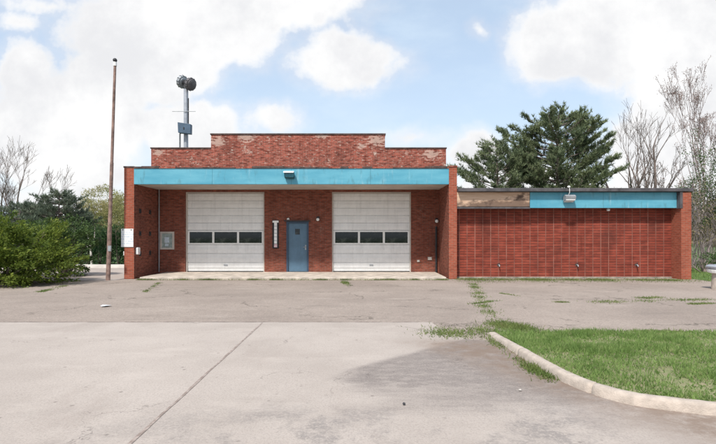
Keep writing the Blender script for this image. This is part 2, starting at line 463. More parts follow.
def leaf(name, a, b_, scale=1.2, c3=None, trans=0.25):
    m, t, b = new_mat(name)
    g = t.new('ShaderNodeNewGeometry')
    o = t.new('ShaderNodeTexCoord').outputs['Object']
    f = t.ramp(t.noise(o, scale, 5, 0.65), 0.35, 0.65)
    c = t.mix(f, a, b_)
    if c3:
        c = t.mix(t.ramp(t.noise(o, scale * 2.7, 4, 0.6), 0.56, 0.70), c, c3)
    c = t.mix(t.math('MULTIPLY', g.outputs['Random Per Island'], 0.35), c, tuple(x * 0.45 for x in a))
    t.put(b.inputs['Base Color'], c)
    b.inputs['Roughness'].default_value = 0.6
    b.inputs['Specular IOR Level'].default_value = 0.25
    tr = t.new('ShaderNodeBsdfTranslucent')
    t.put(tr.inputs[0], c)
    mx = t.new('ShaderNodeMixShader'); mx.inputs[0].default_value = trans
    out = t.n['Material Output']
    t.l.new(b.outputs[0], mx.inputs[1]); t.l.new(tr.outputs[0], mx.inputs[2]); t.l.new(mx.outputs[0], out.inputs[0])
    return m


MAT['needle'] = leaf('pine_needles', (0.115, 0.155, 0.085), (0.25, 0.29, 0.15), 1.3)
MAT['needle_blue'] = leaf('bluish_needles', (0.10, 0.135, 0.095), (0.19, 0.225, 0.155), 1.2)
MAT['juniper'] = leaf('juniper_leaf', (0.085, 0.135, 0.028), (0.22, 0.28, 0.045), 2.0, (0.38, 0.41, 0.08), 0.4)
MAT['yew'] = leaf('dark_green_leaf', (0.05, 0.095, 0.03), (0.10, 0.16, 0.045), 1.6)
MAT['arbor'] = leaf('hedge_leaf', (0.03, 0.075, 0.028), (0.055, 0.115, 0.04), 1.5)
MAT['young'] = leaf('young_leaf', (0.36, 0.37, 0.14), (0.50, 0.43, 0.24), 0.8, trans=0.4)
MAT['green_leaf'] = leaf('mid_green_leaf', (0.05, 0.10, 0.03), (0.10, 0.15, 0.05), 1.2)
MAT['bud'] = leaf('pinkish_bud', (0.26, 0.17, 0.15), (0.34, 0.24, 0.20), 2)
MAT['tan_stem'] = leaf('dry_tan_leaf', (0.22, 0.17, 0.10), (0.16, 0.16, 0.07), 1.5)
MAT['grass'] = leaf('grass_blade', (0.165, 0.265, 0.068), (0.29, 0.40, 0.13), 3.0, (0.42, 0.41, 0.21), 0.45)
MAT['weed'] = leaf('weed_blade', (0.12, 0.18, 0.045), (0.22, 0.27, 0.085), 2.2, (0.32, 0.27, 0.14), 0.35)


# ------------------------------------------------------------------ object helpers
def tag(o, label=None, cat=None, group=None, kind=None):
    if label: o['label'] = label
    if cat: o['category'] = cat
    if group: o['group'] = group
    if kind: o['kind'] = kind
    return o


def thing(name, loc, label, cat, group=None):
    o = bpy.data.objects.new(name, None)
    o.empty_display_size = 0.2
    o.location = loc
    COL.objects.link(o)
    return tag(o, label, cat, group)


def link(name, me, parent, origin):
    ob = bpy.data.objects.new(name, me)
    COL.objects.link(ob)
    if parent is not None:
        ob.parent = parent
        w = Vector((0, 0, 0)); q = parent
        while q is not None:
            w += Vector(q.location); q = q.parent
        ob.location = Vector(origin) - w
    else:
        ob.location = origin
    return ob


class MB:
    """collects shapes in world metres; build() links them as one mesh object"""
    def __init__(s):
        s.v = []; s.f = []; s.mi = []; s.sm = []

    def add(s, vs, fs, mi=0, smooth=False):
        o = len(s.v)
        s.v += [tuple(p) for p in vs]
        for f in fs:
            s.f.append([i + o for i in f]); s.mi.append(mi); s.sm.append(smooth)
        return s

    def box(s, x0, x1, y0, y1, z0, z1, mi=0):
        vs = [(x0, y0, z0), (x1, y0, z0), (x1, y1, z0), (x0, y1, z0), (x0, y0, z1), (x1, y0, z1), (x1, y1, z1), (x0, y1, z1)]
        return s.add(vs, [(0, 3, 2, 1), (4, 5, 6, 7), (0, 1, 5, 4), (1, 2, 6, 5), (2, 3, 7, 6), (3, 0, 4, 7)], mi)

    def prism_y(s, poly, y0, y1, mi=0):      # polygon of (x, z), extruded in y; counter-clockwise seen from -y
        n = len(poly)
        vs = [(x, y0, z) for x, z in poly] + [(x, y1, z) for x, z in poly]
        fs = [tuple(range(n)), tuple(range(2 * n - 1, n - 1, -1))]
        fs += [((i + 1) % n, i, i + n, (i + 1) % n + n) for i in range(n)]
        return s.add(vs, fs, mi)

    def prism_x(s, poly, x0, x1, mi=0):      # polygon of (y, z)
        n = len(poly)
        vs = [(x0, y, z) for y, z in poly] + [(x1, y, z) for y, z in poly]
        fs = [tuple(range(n - 1, -1, -1)), tuple(range(n, 2 * n))]
        fs += [(i, (i + 1) % n, (i + 1) % n + n, i + n) for i in range(n)]
        return s.add(vs, fs, mi)

    def tube(s, pts, rad, n=8, mi=0, cap=True, smooth=True):
        pts = [Vector(p) for p in pts]
        if not isinstance(rad, (list, tuple)): rad = [rad] * len(pts)
        vs = []
        ref = None
        for i, p in enumerate(pts):
            a = pts[max(i - 1, 0)]; b = pts[min(i + 1, len(pts) - 1)]
            d = (b - a)
            if d.length < 1e-9: d = Vector((0, 0, 1))
            d.normalize()
            if ref is None or abs(ref.dot(d)) > 0.95:
                ref = Vector((1, 0, 0)) if abs(d.x) < 0.8 else Vector((0, 1, 0))
            u = (ref - d * ref.dot(d)).normalized(); w = d.cross(u)
            ref = u
            for k in range(n):
                t = 2 * math.pi * k / n
                vs.append(p + (u * math.cos(t) + w * math.sin(t)) * rad[i])
        fs = []
        for i in range(len(pts) - 1):
            for k in range(n):
                k2 = (k + 1) % n
                fs.append((i * n + k, i * n + k2, (i + 1) * n + k2, (i + 1) * n + k))
        s.add(vs, fs, mi, smooth)
        if cap:
            s.add([vs[k] for k in range(n)], [tuple(range(n - 1, -1, -1))], mi)
            s.add([vs[(len(pts) - 1) * n + k] for k in range(n)], [tuple(range(n))], mi)
        return s

    def ball(s, c, r, mi=0, seg=12, ring=8, jitter=0.0, rd=None):
        c = Vector(c)
        if not isinstance(r, (tuple, list)): r = (r, r, r)
        vs = [(c.x, c.y, c.z - r[2])]
        for i in range(1, ring):
            ph = -math.pi / 2 + math.pi * i / ring
            for k in range(seg):
                t = 2 * math.pi * k / seg
                j = 1 + (rd.uniform(-jitter, jitter) if jitter else 0)
                vs.append((c.x + r[0] * j * math.cos(ph) * math.cos(t), c.y + r[1] * j * math.cos(ph) * math.sin(t), c.z + r[2] * j * math.sin(ph)))
        vs.append((c.x, c.y, c.z + r[2]))
        fs = [(0, 1 + (k + 1) % seg, 1 + k) for k in range(seg)]
        for i in range(ring - 2):
            for k in range(seg):
                a = 1 + i * seg + k; b = 1 + i * seg + (k + 1) % seg
                fs.append((a, b, b + seg, a + seg))
        L = len(vs) - 1; o = 1 + (ring - 2) * seg
        fs += [(o + k, o + (k + 1) % seg, L) for k in range(seg)]
        return s.add(vs, fs, mi, True)

    def build(s, name, mats, parent=None, origin=None, bevel=0.0):
        if not isinstance(mats, (list, tuple)): mats = [mats]
        if origin is None:
            a = np.array(s.v)
            if parent is None:
                origin = (float((a[:, 0].min() + a[:, 0].max()) / 2), float((a[:, 1].min() + a[:, 1].max()) / 2), float(a[:, 2].min()))
            else:
                origin = tuple(float(x) for x in (a.min(0) + a.max(0)) / 2)
        ox, oy, oz = origin
        me = bpy.data.meshes.new(name)
        me.from_pydata([(x - ox, y - oy, z - oz) for x, y, z in s.v], [], s.f)
        for m in mats: me.materials.append(m)
        me.polygons.foreach_set('material_index', s.mi)
        me.polygons.foreach_set('use_smooth', s.sm)
        uv = me.uv_layers.new(name='uv')
        for p in me.polygons:
            n = p.normal
            ax, ay, az = abs(n.x), abs(n.y), abs(n.z)
            for li in p.loop_indices:
                x, y, z = s.v[me.loops[li].vertex_index]
                uv.data[li].uv = (x, z) if (ay >= ax and ay >= az) else ((y + 0.05, z) if ax >= az else (x, y))
        me.update()
        ob = link(name, me, parent, origin)
        if bevel:
            bm = ob.modifiers.new('bevel', 'BEVEL'); bm.width = bevel; bm.segments = 2; bm.limit_method = 'ANGLE'
        return ob


def arr_mesh(name, V, F, mats, parent=None, origin=(0, 0, 0), mi=None):
    V = np.asarray(V, dtype=np.float32) - np.asarray(origin, dtype=np.float32)
    F = np.asarray(F, dtype=np.int32)
    n, k = F.shape
    me = bpy.data.meshes.new(name)
    me.vertices.add(len(V)); me.vertices.foreach_set('co', V.ravel())
    me.loops.add(n * k); me.loops.foreach_set('vertex_index', F.ravel())
    me.polygons.add(n)
    me.polygons.foreach_set('loop_start', np.arange(0, n * k, k, dtype=np.int32))
    me.polygons.foreach_set('loop_total', np.full(n, k, dtype=np.int32))
    if not isinstance(mats, (list, tuple)): mats = [mats]
    for m in mats: me.materials.append(m)
    if mi is not None: me.polygons.foreach_set('material_index', np.asarray(mi, dtype=np.int32))
    me.update(calc_edges=True)
    return link(name, me, parent, origin)


def unit(a):
    return a / np.maximum(np.linalg.norm(a, axis=1, keepdims=True), 1e-9)


def spikes(P, D, length, width):
    """one triangle per point, base width across, tip along D"""
    n = len(P)
    D = unit(D)
    side = unit(np.cross(D, rng.normal(size=(n, 3))))
    L = (np.ones((n, 1)) * length) if np.isscalar(length) else length.reshape(-1, 1)
    W = (np.ones((n, 1)) * width) if np.isscalar(width) else width.reshape(-1, 1)
    V = np.stack([P - side * W / 2, P + side * W / 2, P + D * L], 1).reshape(-1, 3)
    return V, np.arange(3 * n).reshape(-1, 3)


def diamonds(P, D, length, width):
    """one four-cornered leaf per point"""
    n = len(P)
    D = unit(D)
    side = unit(np.cross(D, rng.normal(size=(n, 3))))
    L = np.ones((n, 1)) * length * rng.uniform(0.6, 1.3, (n, 1))
    W = np.ones((n, 1)) * width * rng.uniform(0.7, 1.2, (n, 1))
    V = np.stack([P, P + D * L * 0.5 + side * W / 2, P + D * L, P + D * L * 0.5 - side * W / 2], 1).reshape(-1, 3)
    return V, np.arange(4 * n).reshape(-1, 4)


# ------------------------------------------------------------------ ground, forecourt, lawn island
def sheet(name, poly, z, mat, kind='structure'):
    me = bpy.data.meshes.new(name)
    me.from_pydata([(x, y, z) for x, y in poly], [], [tuple(range(len(poly)))])
    me.materials.append(mat)
    return tag(link(name, me, None, (0, 0, 0)), kind=kind)


sheet('ground', [(-600, -300), (600, -300), (600, 900), (-600, 900)], -0.03, MAT['meadow'])


def ragged(x0, x1, n, y, amp):
    return [(x0 + (x1 - x0) * i / n, y + R.uniform(-amp, amp)) for i in range(n + 1)]


sheet('parking_lot', [(-60, -25), (45, -25)] + [(45, 15.2)] + list(reversed(ragged(12.6, 40, 30, 15.5, .12))) + [(12.5, 18.3), (-8.6, 20.2), (-60, 20.2)], -0.008, MAT['asphalt'])
pad = [(-60, -20), (45, -20), (45, 3.98), (6, 4.0), (4.6, 4.05), (3.8, 4.15), (3.32, 4.27), (2.98, 4.41), (2.77, 4.51), (2.59, 4.63), (2.43, 4.89), (2.32, 5.22), (2.25, 5.86), (2.22, 6.5), (2.21, 7.3)]
pad += [(1.75, 7.38), (1.62, 7.62), (1.55, 8.1), (1.42, 8.5), (1.38, 8.87)]
pad += ragged(1.2, -60, 90, 8.87, 0.018)
sheet('concrete_forecourt', pad, -0.003, MAT['pad'])
sm = MB()
pts = [(-1.75 + R.uniform(-.005, .005), 2.0 + i * 0.2) for i in range(35)]
for i in range(34):
    (xa, ya), (xb, yb) = pts[i], pts[i + 1]
    w = 0.014 + 0.003 * math.sin(i * 0.9)
    sm.add([(xa - w, ya, .001), (xa + w, ya, .001), (xb + w, yb, .001), (xb - w, yb, .001)], [(0, 1, 2, 3)])
tag(sm.build('pavement_joint', MAT['seam'], None, (0, 0, 0)), kind='structure')
sm = MB()
pts = ragged(1.38, -20, 90, 8.885, 0.02)
for i in range(90):
    (xa, ya), (xb, yb) = pts[i], pts[i + 1]
    w = 0.012 + 0.012 * abs(math.sin(i * 2.1))
    sm.add([(xa, ya - w, .001), (xb, yb - w, .001), (xb, yb + w, .001), (xa, ya + w, .001)], [(3, 2, 1, 0)])
tag(sm.build('pavement_joint', MAT['seam'], None, (0, 0, 0)), kind='structure')
sheet('driveway', [(-40, 17.2), (-8.75, 17.2), (-8.75, 24.2), (-40, 24.2)], -0.004, MAT['pad'])

# kerb path (foot of its street side)
KP = [(2.13, 7.78), (2.14, 7.2), (2.15, 6.5), (2.18, 5.85), (2.25, 5.2), (2.36, 4.85), (2.53, 4.57), (2.72, 4.44), (2.95, 4.34), (3.3, 4.2), (3.8, 4.08), (4.6, 3.98), (6, 3.93), (9, 3.9), (14, 3.9)]


def smooth_path(P, k=3):
    P = [Vector((x, y)) for x, y in P]
    for _ in range(k):
        Q = [P[0]]
        for a, b in zip(P, P[1:]):
            Q += [a * .75 + b * .25, a * .25 + b * .75]
        Q.append(P[-1]); P = Q
    return P


KS = smooth_path(KP, 2)
prof = [(0.0, -0.02), (0.012, 0.065), (0.03, 0.088), (0.055, 0.096), (0.105, 0.096), (0.122, 0.086), (0.126, -0.02)]
kv = []; kn = len(prof)
stations = []
acc = 0.0
ppos = [0.0]
for a, b in zip(KS, KS[1:]): ppos.append(ppos[-1] + (b - a).length)


def kerb_at(q):
    i = max(0, min(len(KS) - 2, int(np.searchsorted(ppos, q) - 1)))
    f = (q - ppos[i]) / (ppos[i + 1] - ppos[i])
    a = KS[max(i - 1, 0)]; b = KS[min(i + 2, len(KS) - 1)]
    return KS[i].lerp(KS[i + 1], f), (b - a).normalized()


q = 0.0
while q < ppos[-1]:
    stations.append((q, 1.0)); q += 0.07
for jn in (1.35, 2.95, 4.4, 5.9, 7.5, 9.2, 11):
    stations = [u for u in stations if abs(u[0] - jn) > .03] + [(jn - .014, 1.0), (jn - .007, .8), (jn + .007, .8), (jn + .014, 1.0)]
stations.sort()
KN = len(stations)
for q, sh in stations:
    p, d = kerb_at(q)
    nrm = Vector((-d.y, d.x))
    drop = min(1.0, 0.35 + q * 0.45)
    chip = R.random() < .07
    for k, (o, z) in enumerate(prof):
        jx, jz = R.uniform(-.003, .003), R.uniform(-.002, .002)
        if chip and k in (1, 2): o += .012; z -= .012
        if sh < 1: o = .06 + (o - .06) * .8
        kv.append((p.x + nrm.x * (o + jx), p.y + nrm.y * (o + jx), z * (drop * sh if z > 0 else 1) + (jz if z > 0 else 0)))
kb = MB()
kf = []
for i in range(KN - 1):
    for k in range(kn - 1):
        kf.append((i * kn + k, i * kn + k + 1, (i + 1) * kn + k + 1, (i + 1) * kn + k))
kb.add(kv, [tuple(reversed(f)) for f in kf], 0, True)
kb.add(kv[:kn], [tuple(range(kn))])
tag(kb.build('kerb', MAT['concrete'], None, (0, 0, 0)), kind='structure')

inner = []
for i, p in enumerate(KS):
    d = (KS[min(i + 1, len(KS) - 1)] - KS[max(i - 1, 0)]).normalized()
    nrm = Vector((-d.y, d.x))
    inner.append(p + nrm * 0.124)
far_edge = ragged(14, 2.3, 60, 7.95, .05)


def lawn_z(x, y):
    return 0.008 + 0.065 * np.clip((7.9 - y) / 2.2, 0, 1)


# lawn surface as a small grid clipped to the island outline
poly = [(p.x, p.y) for p in inner] + far_edge
PX = np.array([p[0] for p in poly]); PY = np.array([p[1] for p in poly])


def inside(x, y):
    x = np.asarray(x); y = np.asarray(y)
    r = np.zeros(x.shape, bool)
    j = len(PX) - 1
    for i in range(len(PX)):
        c = ((PY[i] > y) != (PY[j] > y)) & (x < (PX[j] - PX[i]) * (y - PY[i]) / (PY[j] - PY[i] + 1e-12) + PX[i])
        r ^= c; j = i
    return r


lm = MB()
ring = [(x, y, float(lawn_z(x, y))) for x, y in poly]
me = bpy.data.meshes.new('lawn_soil')
me.from_pydata(ring, [], [tuple(range(len(ring)))])
me.materials.append(MAT['soil'])
tag(link('lawn_soil', me, None, (0, 0, 0)), kind='structure')


def vnoise(x, y, s, seed):
    """smooth value noise for clumping"""
    g = np.random.default_rng(seed).random((64, 64))
    X = x * s + 200; Y = y * s + 200
    i = np.floor(X).astype(int); j = np.floor(Y).astype(int)
    a = X - i; b = Y - j
    a = a * a * (3 - 2 * a); b = b * b * (3 - 2 * b)
    return (g[i % 64, j % 64] * (1 - a) * (1 - b) + g[(i + 1) % 64, j % 64] * a * (1 - b)
            + g[i % 64, (j + 1) % 64] * (1 - a) * b + g[(i + 1) % 64, (j + 1) % 64] * a * b)


def blades(x, y, z, h, w, name, mat, lean=0.5, loc=(0, 0, 0), label=None, cat=None):
    n = len(x)
    P = np.stack([x, y, z], 1)
    D = np.stack([rng.normal(0, lean, n), rng.normal(0, lean, n), np.ones(n)], 1)
    V, F = spikes(P, D, h, w)
    o = arr_mesh(name, V, F, mat, None, loc)
    return tag(o, label, cat, kind='stuff')


n = 120000
gx = rng.uniform(2.1, 9.5, n); gy = rng.uniform(4.0, 8.1, n)
k = inside(gx, gy); gx, gy = gx[k], gy[k]
d = 0.0 + 0.95 * vnoise(gx, gy, 2.3, 3) + 0.3 * vnoise(gx, gy, 7, 4) - 0.25 * np.exp(-((gx - 4.2) ** 2 + (gy - 5.9) ** 2) / .5)
k = rng.random(len(gx)) < d; gx, gy = gx[k], gy[k]
gh = (0.018 + 0.085 * vnoise(gx, gy, 1.7, 9) ** 1.5 + 0.03 * vnoise(gx, gy, 9, 10)) * rng.uniform(.6, 1.3, len(gx))
gw = np.where(rng.random(len(gx)) < .07 + .12 * (vnoise(gx, gy, 3.1, 12) > .6), .034, .011)
gh = np.where(gw > .02, gh * .6, gh)
blades(gx, gy, lawn_z(gx, gy), gh, gw, 'grass', MAT['grass'], 0.55, label='patchy green spring grass covering the kerbed island', cat='grass')

# weeds in the cracks of the lot
WX, WY, WH = [], [], []


def weed_line(pts, n, width, h):
    pts = [Vector(p) for p in pts]
    seg = [(b - a).length for a, b in zip(pts, pts[1:])]
    tot = sum(seg)
    for _ in range(n):
        # cluster along the line
        while True:
            t = R.random() * tot
            if R.random() < 0.12 + 0.9 * max(0, math.sin(t * 5.1 + 1.3 * math.sin(t * 2.3 + len(pts)))): break
        for (a, b), l in zip(zip(pts, pts[1:]), seg):
            if t <= l:
                p = a.lerp(b, t / l); break
            t -= l
        WX.append(p.x + R.gauss(0, width)); WY.append(p.y + R.gauss(0, width)); WH.append(h * R.uniform(.4, 1.3))


def G(px, py): return ((px - 357) * (763.2 / (py - 236)) / 477, 763.2 / (py - 236))


weed_line([G(473, 283), G(477, 291), G(482, 303), G(489, 312), G(497, 322)], 1300, 0.10, 0.06)
weed_line([G(497, 323), G(508, 326), G(524, 329)], 2000, 0.15, 0.08)
weed_line([G(433, 328), G(445, 334), G(465, 334), G(487, 330)], 1500, 0.19, 0.06)
weed_line([G(470, 304), G(486, 302), G(500, 300)], 350, 0.05, 0.05)
weed_line([G(590, 302), G(640, 301), G(716, 299)], 900, 0.12, 0.05)
weed_line([G(640, 298), G(665, 297)], 400, 0.1, 0.05)
weed_line([G(690, 304), G(716, 303)], 400, 0.05, 0.05)
weed_line([G(556, 302), G(566, 302)], 200, 0.04, 0.05)
weed_line([G(500, 293), G(520, 296)], 200, 0.04, 0.04)
weed_line([G(344, 282), G(349, 286)], 350, 0.07, 0.09)
weed_line([G(145, 292), G(160, 282)], 350, 0.05, 0.05)
weed_line([(-8.0, 17.40), (3.3, 17.40)], 5000, 0.035, 0.075)
weed_line([(3.8, 17.6), (8, 17.5), (12.2, 17.3)], 6000, 0.22, 0.07)
weed_line([(3.8, 16.9), (8, 17.0), (13.2, 16.9)], 2200, 0.3, 0.05)
weed_line([(2.05, 7.6), (2.08, 6.5), (2.12, 5.7)], 500, 0.05, 0.05)
weed_line([(2.12, 5.9), (2.16, 5.3)], 900, 0.06, 0.07)
weed_line([G(40, 292), G(64, 286)], 400, 0.07, 0.06)
weed_line([(2.3, 7.95), (8, 7.98), (12, 7.95)], 2500, 0.07, 0.06)
wx, wy, wh = map(np.array, (WX, WY, WH))
blades(wx, wy, np.full(len(wx), -0.008), wh, 0.012, 'weeds', MAT['weed'], 0.8, label='low weeds growing in the asphalt cracks and along the building foot', cat='weeds')

n = 26000
gx = rng.uniform(11.5, 22, n); gy = rng.uniform(15.5, 30, n)
k = ~((gx < 12.5) & (gy < 28)); gx, gy = gx[k], gy[k]
blades(gx, gy, np.full(len(gx), -0.03), rng.uniform(.05, .13, len(gx)), 0.02, 'grass', MAT['grass'], 0.6, label='rough green lawn beyond the right end of the building', cat='grass')

# ------------------------------------------------------------------ the fire station
FY = 17.8          # fascia and pier fronts
BY = 19.93         # recessed front wall
st = thing('fire_station', (-2.5, FY, 0), 'single-storey red brick fire station with turquoise fascia, stepped parapet and low side wing', 'building')


def part(mb, name, mat, parent=st, label=None, bevel=0.0):
    o = mb.build(name, mat, parent, None, bevel)
    if label: o['label'] = label
    return o


D1 = (-7.17, -3.87); D2 = (-1.05, 2.26); DT = 3.44; DB = 0.1
ED = (-2.95, -2.02); ET = 2.2
w = MB()
WT = 3.54
w.prism_y([(-8.32, 0), (D1[0], 0), (D1[0], DT), (D1[1], DT), (D1[1], 0), (ED[0], 0), (ED[0], ET), (ED[1], ET), (ED[1], 0), (D2[0], 0), (D2[0], DT), (D2[1], DT), (D2[1], 0), (3.43, 0), (3.43, WT), (-8.32, WT)], BY, BY + .3)
part(w, 'front_wall', MAT['brick'])
w = MB()
w.prism_y([(-8.6, WT), (3.72, WT), (3.72, 5.25), (1.17, 5.25), (1.17, 5.83), (-6.1, 5.83), (-6.1, 5.25), (-8.6, 5.25)], BY, BY + .3)
par = part(w, 'parapet', MAT['brick_parapet'], label='weathered stepped brick parapet with pale patches')
w = MB()
w.box(-8.63, -6.10, BY - .03, BY + .33, 5.25, 5.30); w.box(-6.13, 1.20, BY - .03, BY + .33, 5.83, 5.885); w.box(1.17, 3.75, BY - .03, BY + .33, 5.25, 5.30)
part(w, 'coping', MAT['trim_dark'], par)
for x0, x1 in ((-8.6, -8.3), (3.42, 3.72)):
    part(MB().box(x0, x1, BY + .3, 33.0, 0, 4.95), 'side_wall', MAT['brick'])
part(MB().box(-8.3, 3.42, 32.7, 33.0, 0, 4.95), 'back_wall', MAT['brick'])
part(MB().box(-8.6, 3.72, BY + .3, 33.0, 4.95, 5.05), 'roof', MAT['roof'])
# side piers that close the porch
w = MB().box(-8.69, -8.32, FY, BY + .0, 0, 4.15); w.mi[3] = 1  # inner face takes a darker brick, porch shade put into its colour
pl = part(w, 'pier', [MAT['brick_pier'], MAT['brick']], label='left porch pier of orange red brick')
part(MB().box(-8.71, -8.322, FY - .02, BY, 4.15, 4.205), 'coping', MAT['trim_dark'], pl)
w = MB().box(3.43, 3.73, FY, BY + .0, 0, 4.17); w.mi[5] = 1  # same on this inner face: shade painted by the darker brick colour
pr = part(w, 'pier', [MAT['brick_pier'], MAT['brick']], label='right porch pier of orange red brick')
part(MB().box(3.425, 3.745, FY - .02, BY, 4.17, 4.225), 'coping', MAT['brick_parapet'], pr)
# wall anchors on the left inner face, where darker brick paints in porch shade
for z in (2.56, 1.70, 0.92):
    for y in (18.29, 19.17):
        m_ = MB()
        m_.box(-8.32, -8.307, y - .085, y + .085, z - .085, z + .085)
        m_.tube([(-8.312, y, z), (-8.285, y, z)], .02, 6)
        part(m_, 'wall_anchor', MAT['dark'])
part(MB().box(-8.32, 3.43, FY + .08, BY, 3.54, 3.60), 'soffit', MAT['soffit'])
fa = part(MB().box(-8.32, 3.43, FY - .01, FY + .08, 3.53, 4.12), 'fascia', MAT['fascia'], label='long turquoise porch fascia', bevel=0.008)
w = MB()
x = -8.32
while x < 3.42:
    x2 = min(3.425, x + R.uniform(.18, .7))
    h = R.uniform(-.01, .04)
    w.box(x, x2 - .006, FY - .035, FY + .16, 4.12, 4.165 + h, R.choice((0, 0, 1)))
    x = x2
part(w, 'coping', [MAT['trim_dark'], MAT['brick_parapet']], fa)
part(MB().box(-8.32, 3.43, FY + .16, BY, 4.10, 4.15), 'porch_roof', MAT['roof'])
w = MB()
w.prism_x([(BY, -0.03), (BY, .1), (17.47, .092), (17.45, .075), (17.45, -0.03)], -7.95, 3.26)
part(w, 'entrance_slab', MAT['slab'])
part(MB().tube([(-8.25, BY - .05, .1), (-8.25, BY - .05, 3.54)], .022, 8), 'conduit', MAT['grey'])
part(MB().tube([(3.30, BY - .06, .1), (3.30, BY - .06, 2.0)], .04, 8), 'conduit', MAT['dark'])


def garage_door(x0, x1):
    y = BY + .13
    # ribbed leaf: profile in (y, z), extruded across
    zt = DT - .05; zb = DB + .005
    nsec = 9
    hs = (zt - zb) / nsec
    zw0, zw1 = 1.30, 1.775
    P = []
    z = zb
    def groove(z):
        return [(y, z - .016), (y + .02, z - .005), (y + .02, z + .005), (y, z + .016)]
    m = MB()
    xa, xb = x0 + .05, x1 - .05
    edges = [zb + (zw0 - .06 - zb) * i / 3 for i in range(4)]
    edges2 = [zw1 + .06 + (zt - zw1 - .06) * i / 5 for i in range(6)]

    def band(z0, z1):
        m.prism_x([(y + .05, z0), (y + .05, z1), (y + .035, z1), (y + .035, z1 - .008), (y, z1 - .022), (y, z0 + .022), (y + .035, z0 + .008), (y + .035, z0)], xa, xb)
        zm = (z0 + z1) / 2
        if z1 - z0 > .25:
            m.box(xa + .012, xb - .012, y - .016, y, zm - .028, zm + .028)
    for a, b in zip(edges, edges[1:]): band(a, b)
    for a, b in zip(edges2, edges2[1:]): band(a, b)
    # window section with three openings
    zs0, zs1 = edges[-1], edges2[0]
    gap = 0.075
    ww = (xb - xa - 4 * gap) / 3
    xs = [xa + gap + i * (ww + gap) for i in range(3)]
    m.box(xa, xb, y, y + .05, zs0 + .004, zw0); m.box(xa, xb, y, y + .05, zw1, zs1 - .004)
    cur = xa
    for q in xs:
        m.box(cur, q, y, y + .05, zw0, zw1); cur = q + ww
    m.box(cur, xb, y, y + .05, zw0, zw1)
    d = part(m, 'garage_door', MAT['white_door'])
    for q in xs:
        f = MB(); e = .028
        f.box(q - e, q + ww + e, y - .015, y, zw0 - e, zw0 + .005); f.box(q - e, q + ww + e, y - .015, y, zw1 - .005, zw1 + e)
        f.box(q - e, q + .005, y - .014, y, zw0 + .005, zw1 - .005); f.box(q + ww - .005, q + ww + e, y - .014, y, zw0 + .005, zw1 - .005)
        part(f, 'window_frame', MAT['white'], d)
        part(MB().box(q, q + ww, y + .02, y + .028, zw0, zw1), 'window_pane', MAT['glass'], d)
    fr = MB()
    fr.box(x0, x0 + .05, BY + .06, BY + .2, DB, DT); fr.box(x1 - .05, x1, BY + .06, BY + .2, DB, DT); fr.box(x0 + .05, x1 - .05, BY + .06, BY + .2, DT - .05, DT)
    part(fr, 'door_frame', MAT['soffit'], d)
    part(MB().box(xa, xb, y - .008, y + .03, DB, DB + .03).build('bottom_seal', MAT['dark'], d) and MB().box(xa + (xb - xa) * .5 - .08, xa + (xb - xa) * .5 + .08, y - .03, y, .36, .40), 'handle', MAT['grey'], d)
    return d


garage_door(*D1)
garage_door(*D2)

# entry door
yd = BY + .06
m_ = MB()
m_.box(ED[0] + .07, ED[1] - .07, yd, yd + .05, DB + .01, 1.66); m_.box(ED[0] + .07, ED[1] - .07, yd, yd + .05, 1.90, ET - .07)
xc = (ED[0] + ED[1]) / 2
m_.box(ED[0] + .07, xc - .11, yd, yd + .05, 1.66, 1.90); m_.box(xc + .09, ED[1] - .07, yd, yd + .05, 1.66, 1.90)
ed = part(m_, 'entry_door', MAT['door_blue'], label='blue painted metal entry door with a small square window')
f = MB()
f.box(ED[0], ED[0] + .07, BY - .012, BY + .14, DB, ET); f.box(ED[1] - .07, ED[1], BY - .012, BY + .14, DB, ET); f.box(ED[0] + .07, ED[1] - .07, BY - .012, BY + .14, ET - .07, ET)
part(f, 'door_frame', MAT['frame_blue'], ed)
part(MB().box(ED[0] - .08, ED[1] + .06, BY - .09, BY, ET + .004, ET + .05), 'drip_cap', MAT['dark'], ed)
part(MB().box(xc - .11, xc + .09, yd + .015, yd + .025, 1.66, 1.90), 'window_pane', MAT['glass'], ed)
h = MB(); hx = ED[1] - .13
h.box(hx - .03, hx + .03, yd - .012, yd, 1.02, 1.22); h.tube([(hx, yd - .012, 1.14), (hx, yd - .06, 1.14), (hx - .10, yd - .06, 1.14)], .012, 8)
part(h, 'handle', MAT['grey'], ed)

# low side wing
WYF = 18.2
part(MB().box(3.73, 11.98, WYF, WYF + .3, 0, 2.75), 'wing_wall', MAT['brick_wing'], label='side wing wall of stacked red brick with pale upright joints')
part(MB().box(3.735, 11.975, WYF - .05, WYF - .002, -.03, .05), 'wing_footing', MAT['footing'])
part(MB().box(11.98, 12.35, 17.62, 28, -.03, 3.22), 'wing_pier', MAT['brick_pier'], label='brick pier at the right end of the side wing')
part(MB().box(3.73, 11.98, 27.7, 28, 0, 3.2), 'wing_back_wall', MAT['brick'])
part(MB().box(3.735, 11.98, FY + .05, 28, 3.2, 3.26), 'wing_roof', MAT['roof'])
part(MB().box(3.735, 11.98, FY + .06, WYF, 2.66, 2.72), 'wing_soffit', MAT['dark'])
part(MB().box(6.46, 11.93, FY, FY + .055, 2.645, 3.235), 'wing_fascia', MAT['fascia'], label='shorter turquoise fascia on the side wing', bevel=0.008)
part(MB().box(3.735, 6.445, FY + .012, FY + .05, 2.70, 3.235), 'fascia_board', MAT['plywood'], label='bare stained plywood where the fascia panel is missing')
part(MB().box(3.735, 6.455, FY - .02, FY + .05, 2.62, 2.685), 'drip_edge', MAT['trim_grey'])
part(MB().box(11.93, 12.03, FY - .19, FY + .05, 2.62, 3.235), 'fascia_trim', MAT['trim_grey'])
part(MB().box(3.75, 12.42, FY - .22, FY + .2, 3.245, 3.37), 'wing_coping', MAT['trim_grey'], bevel=0.01)

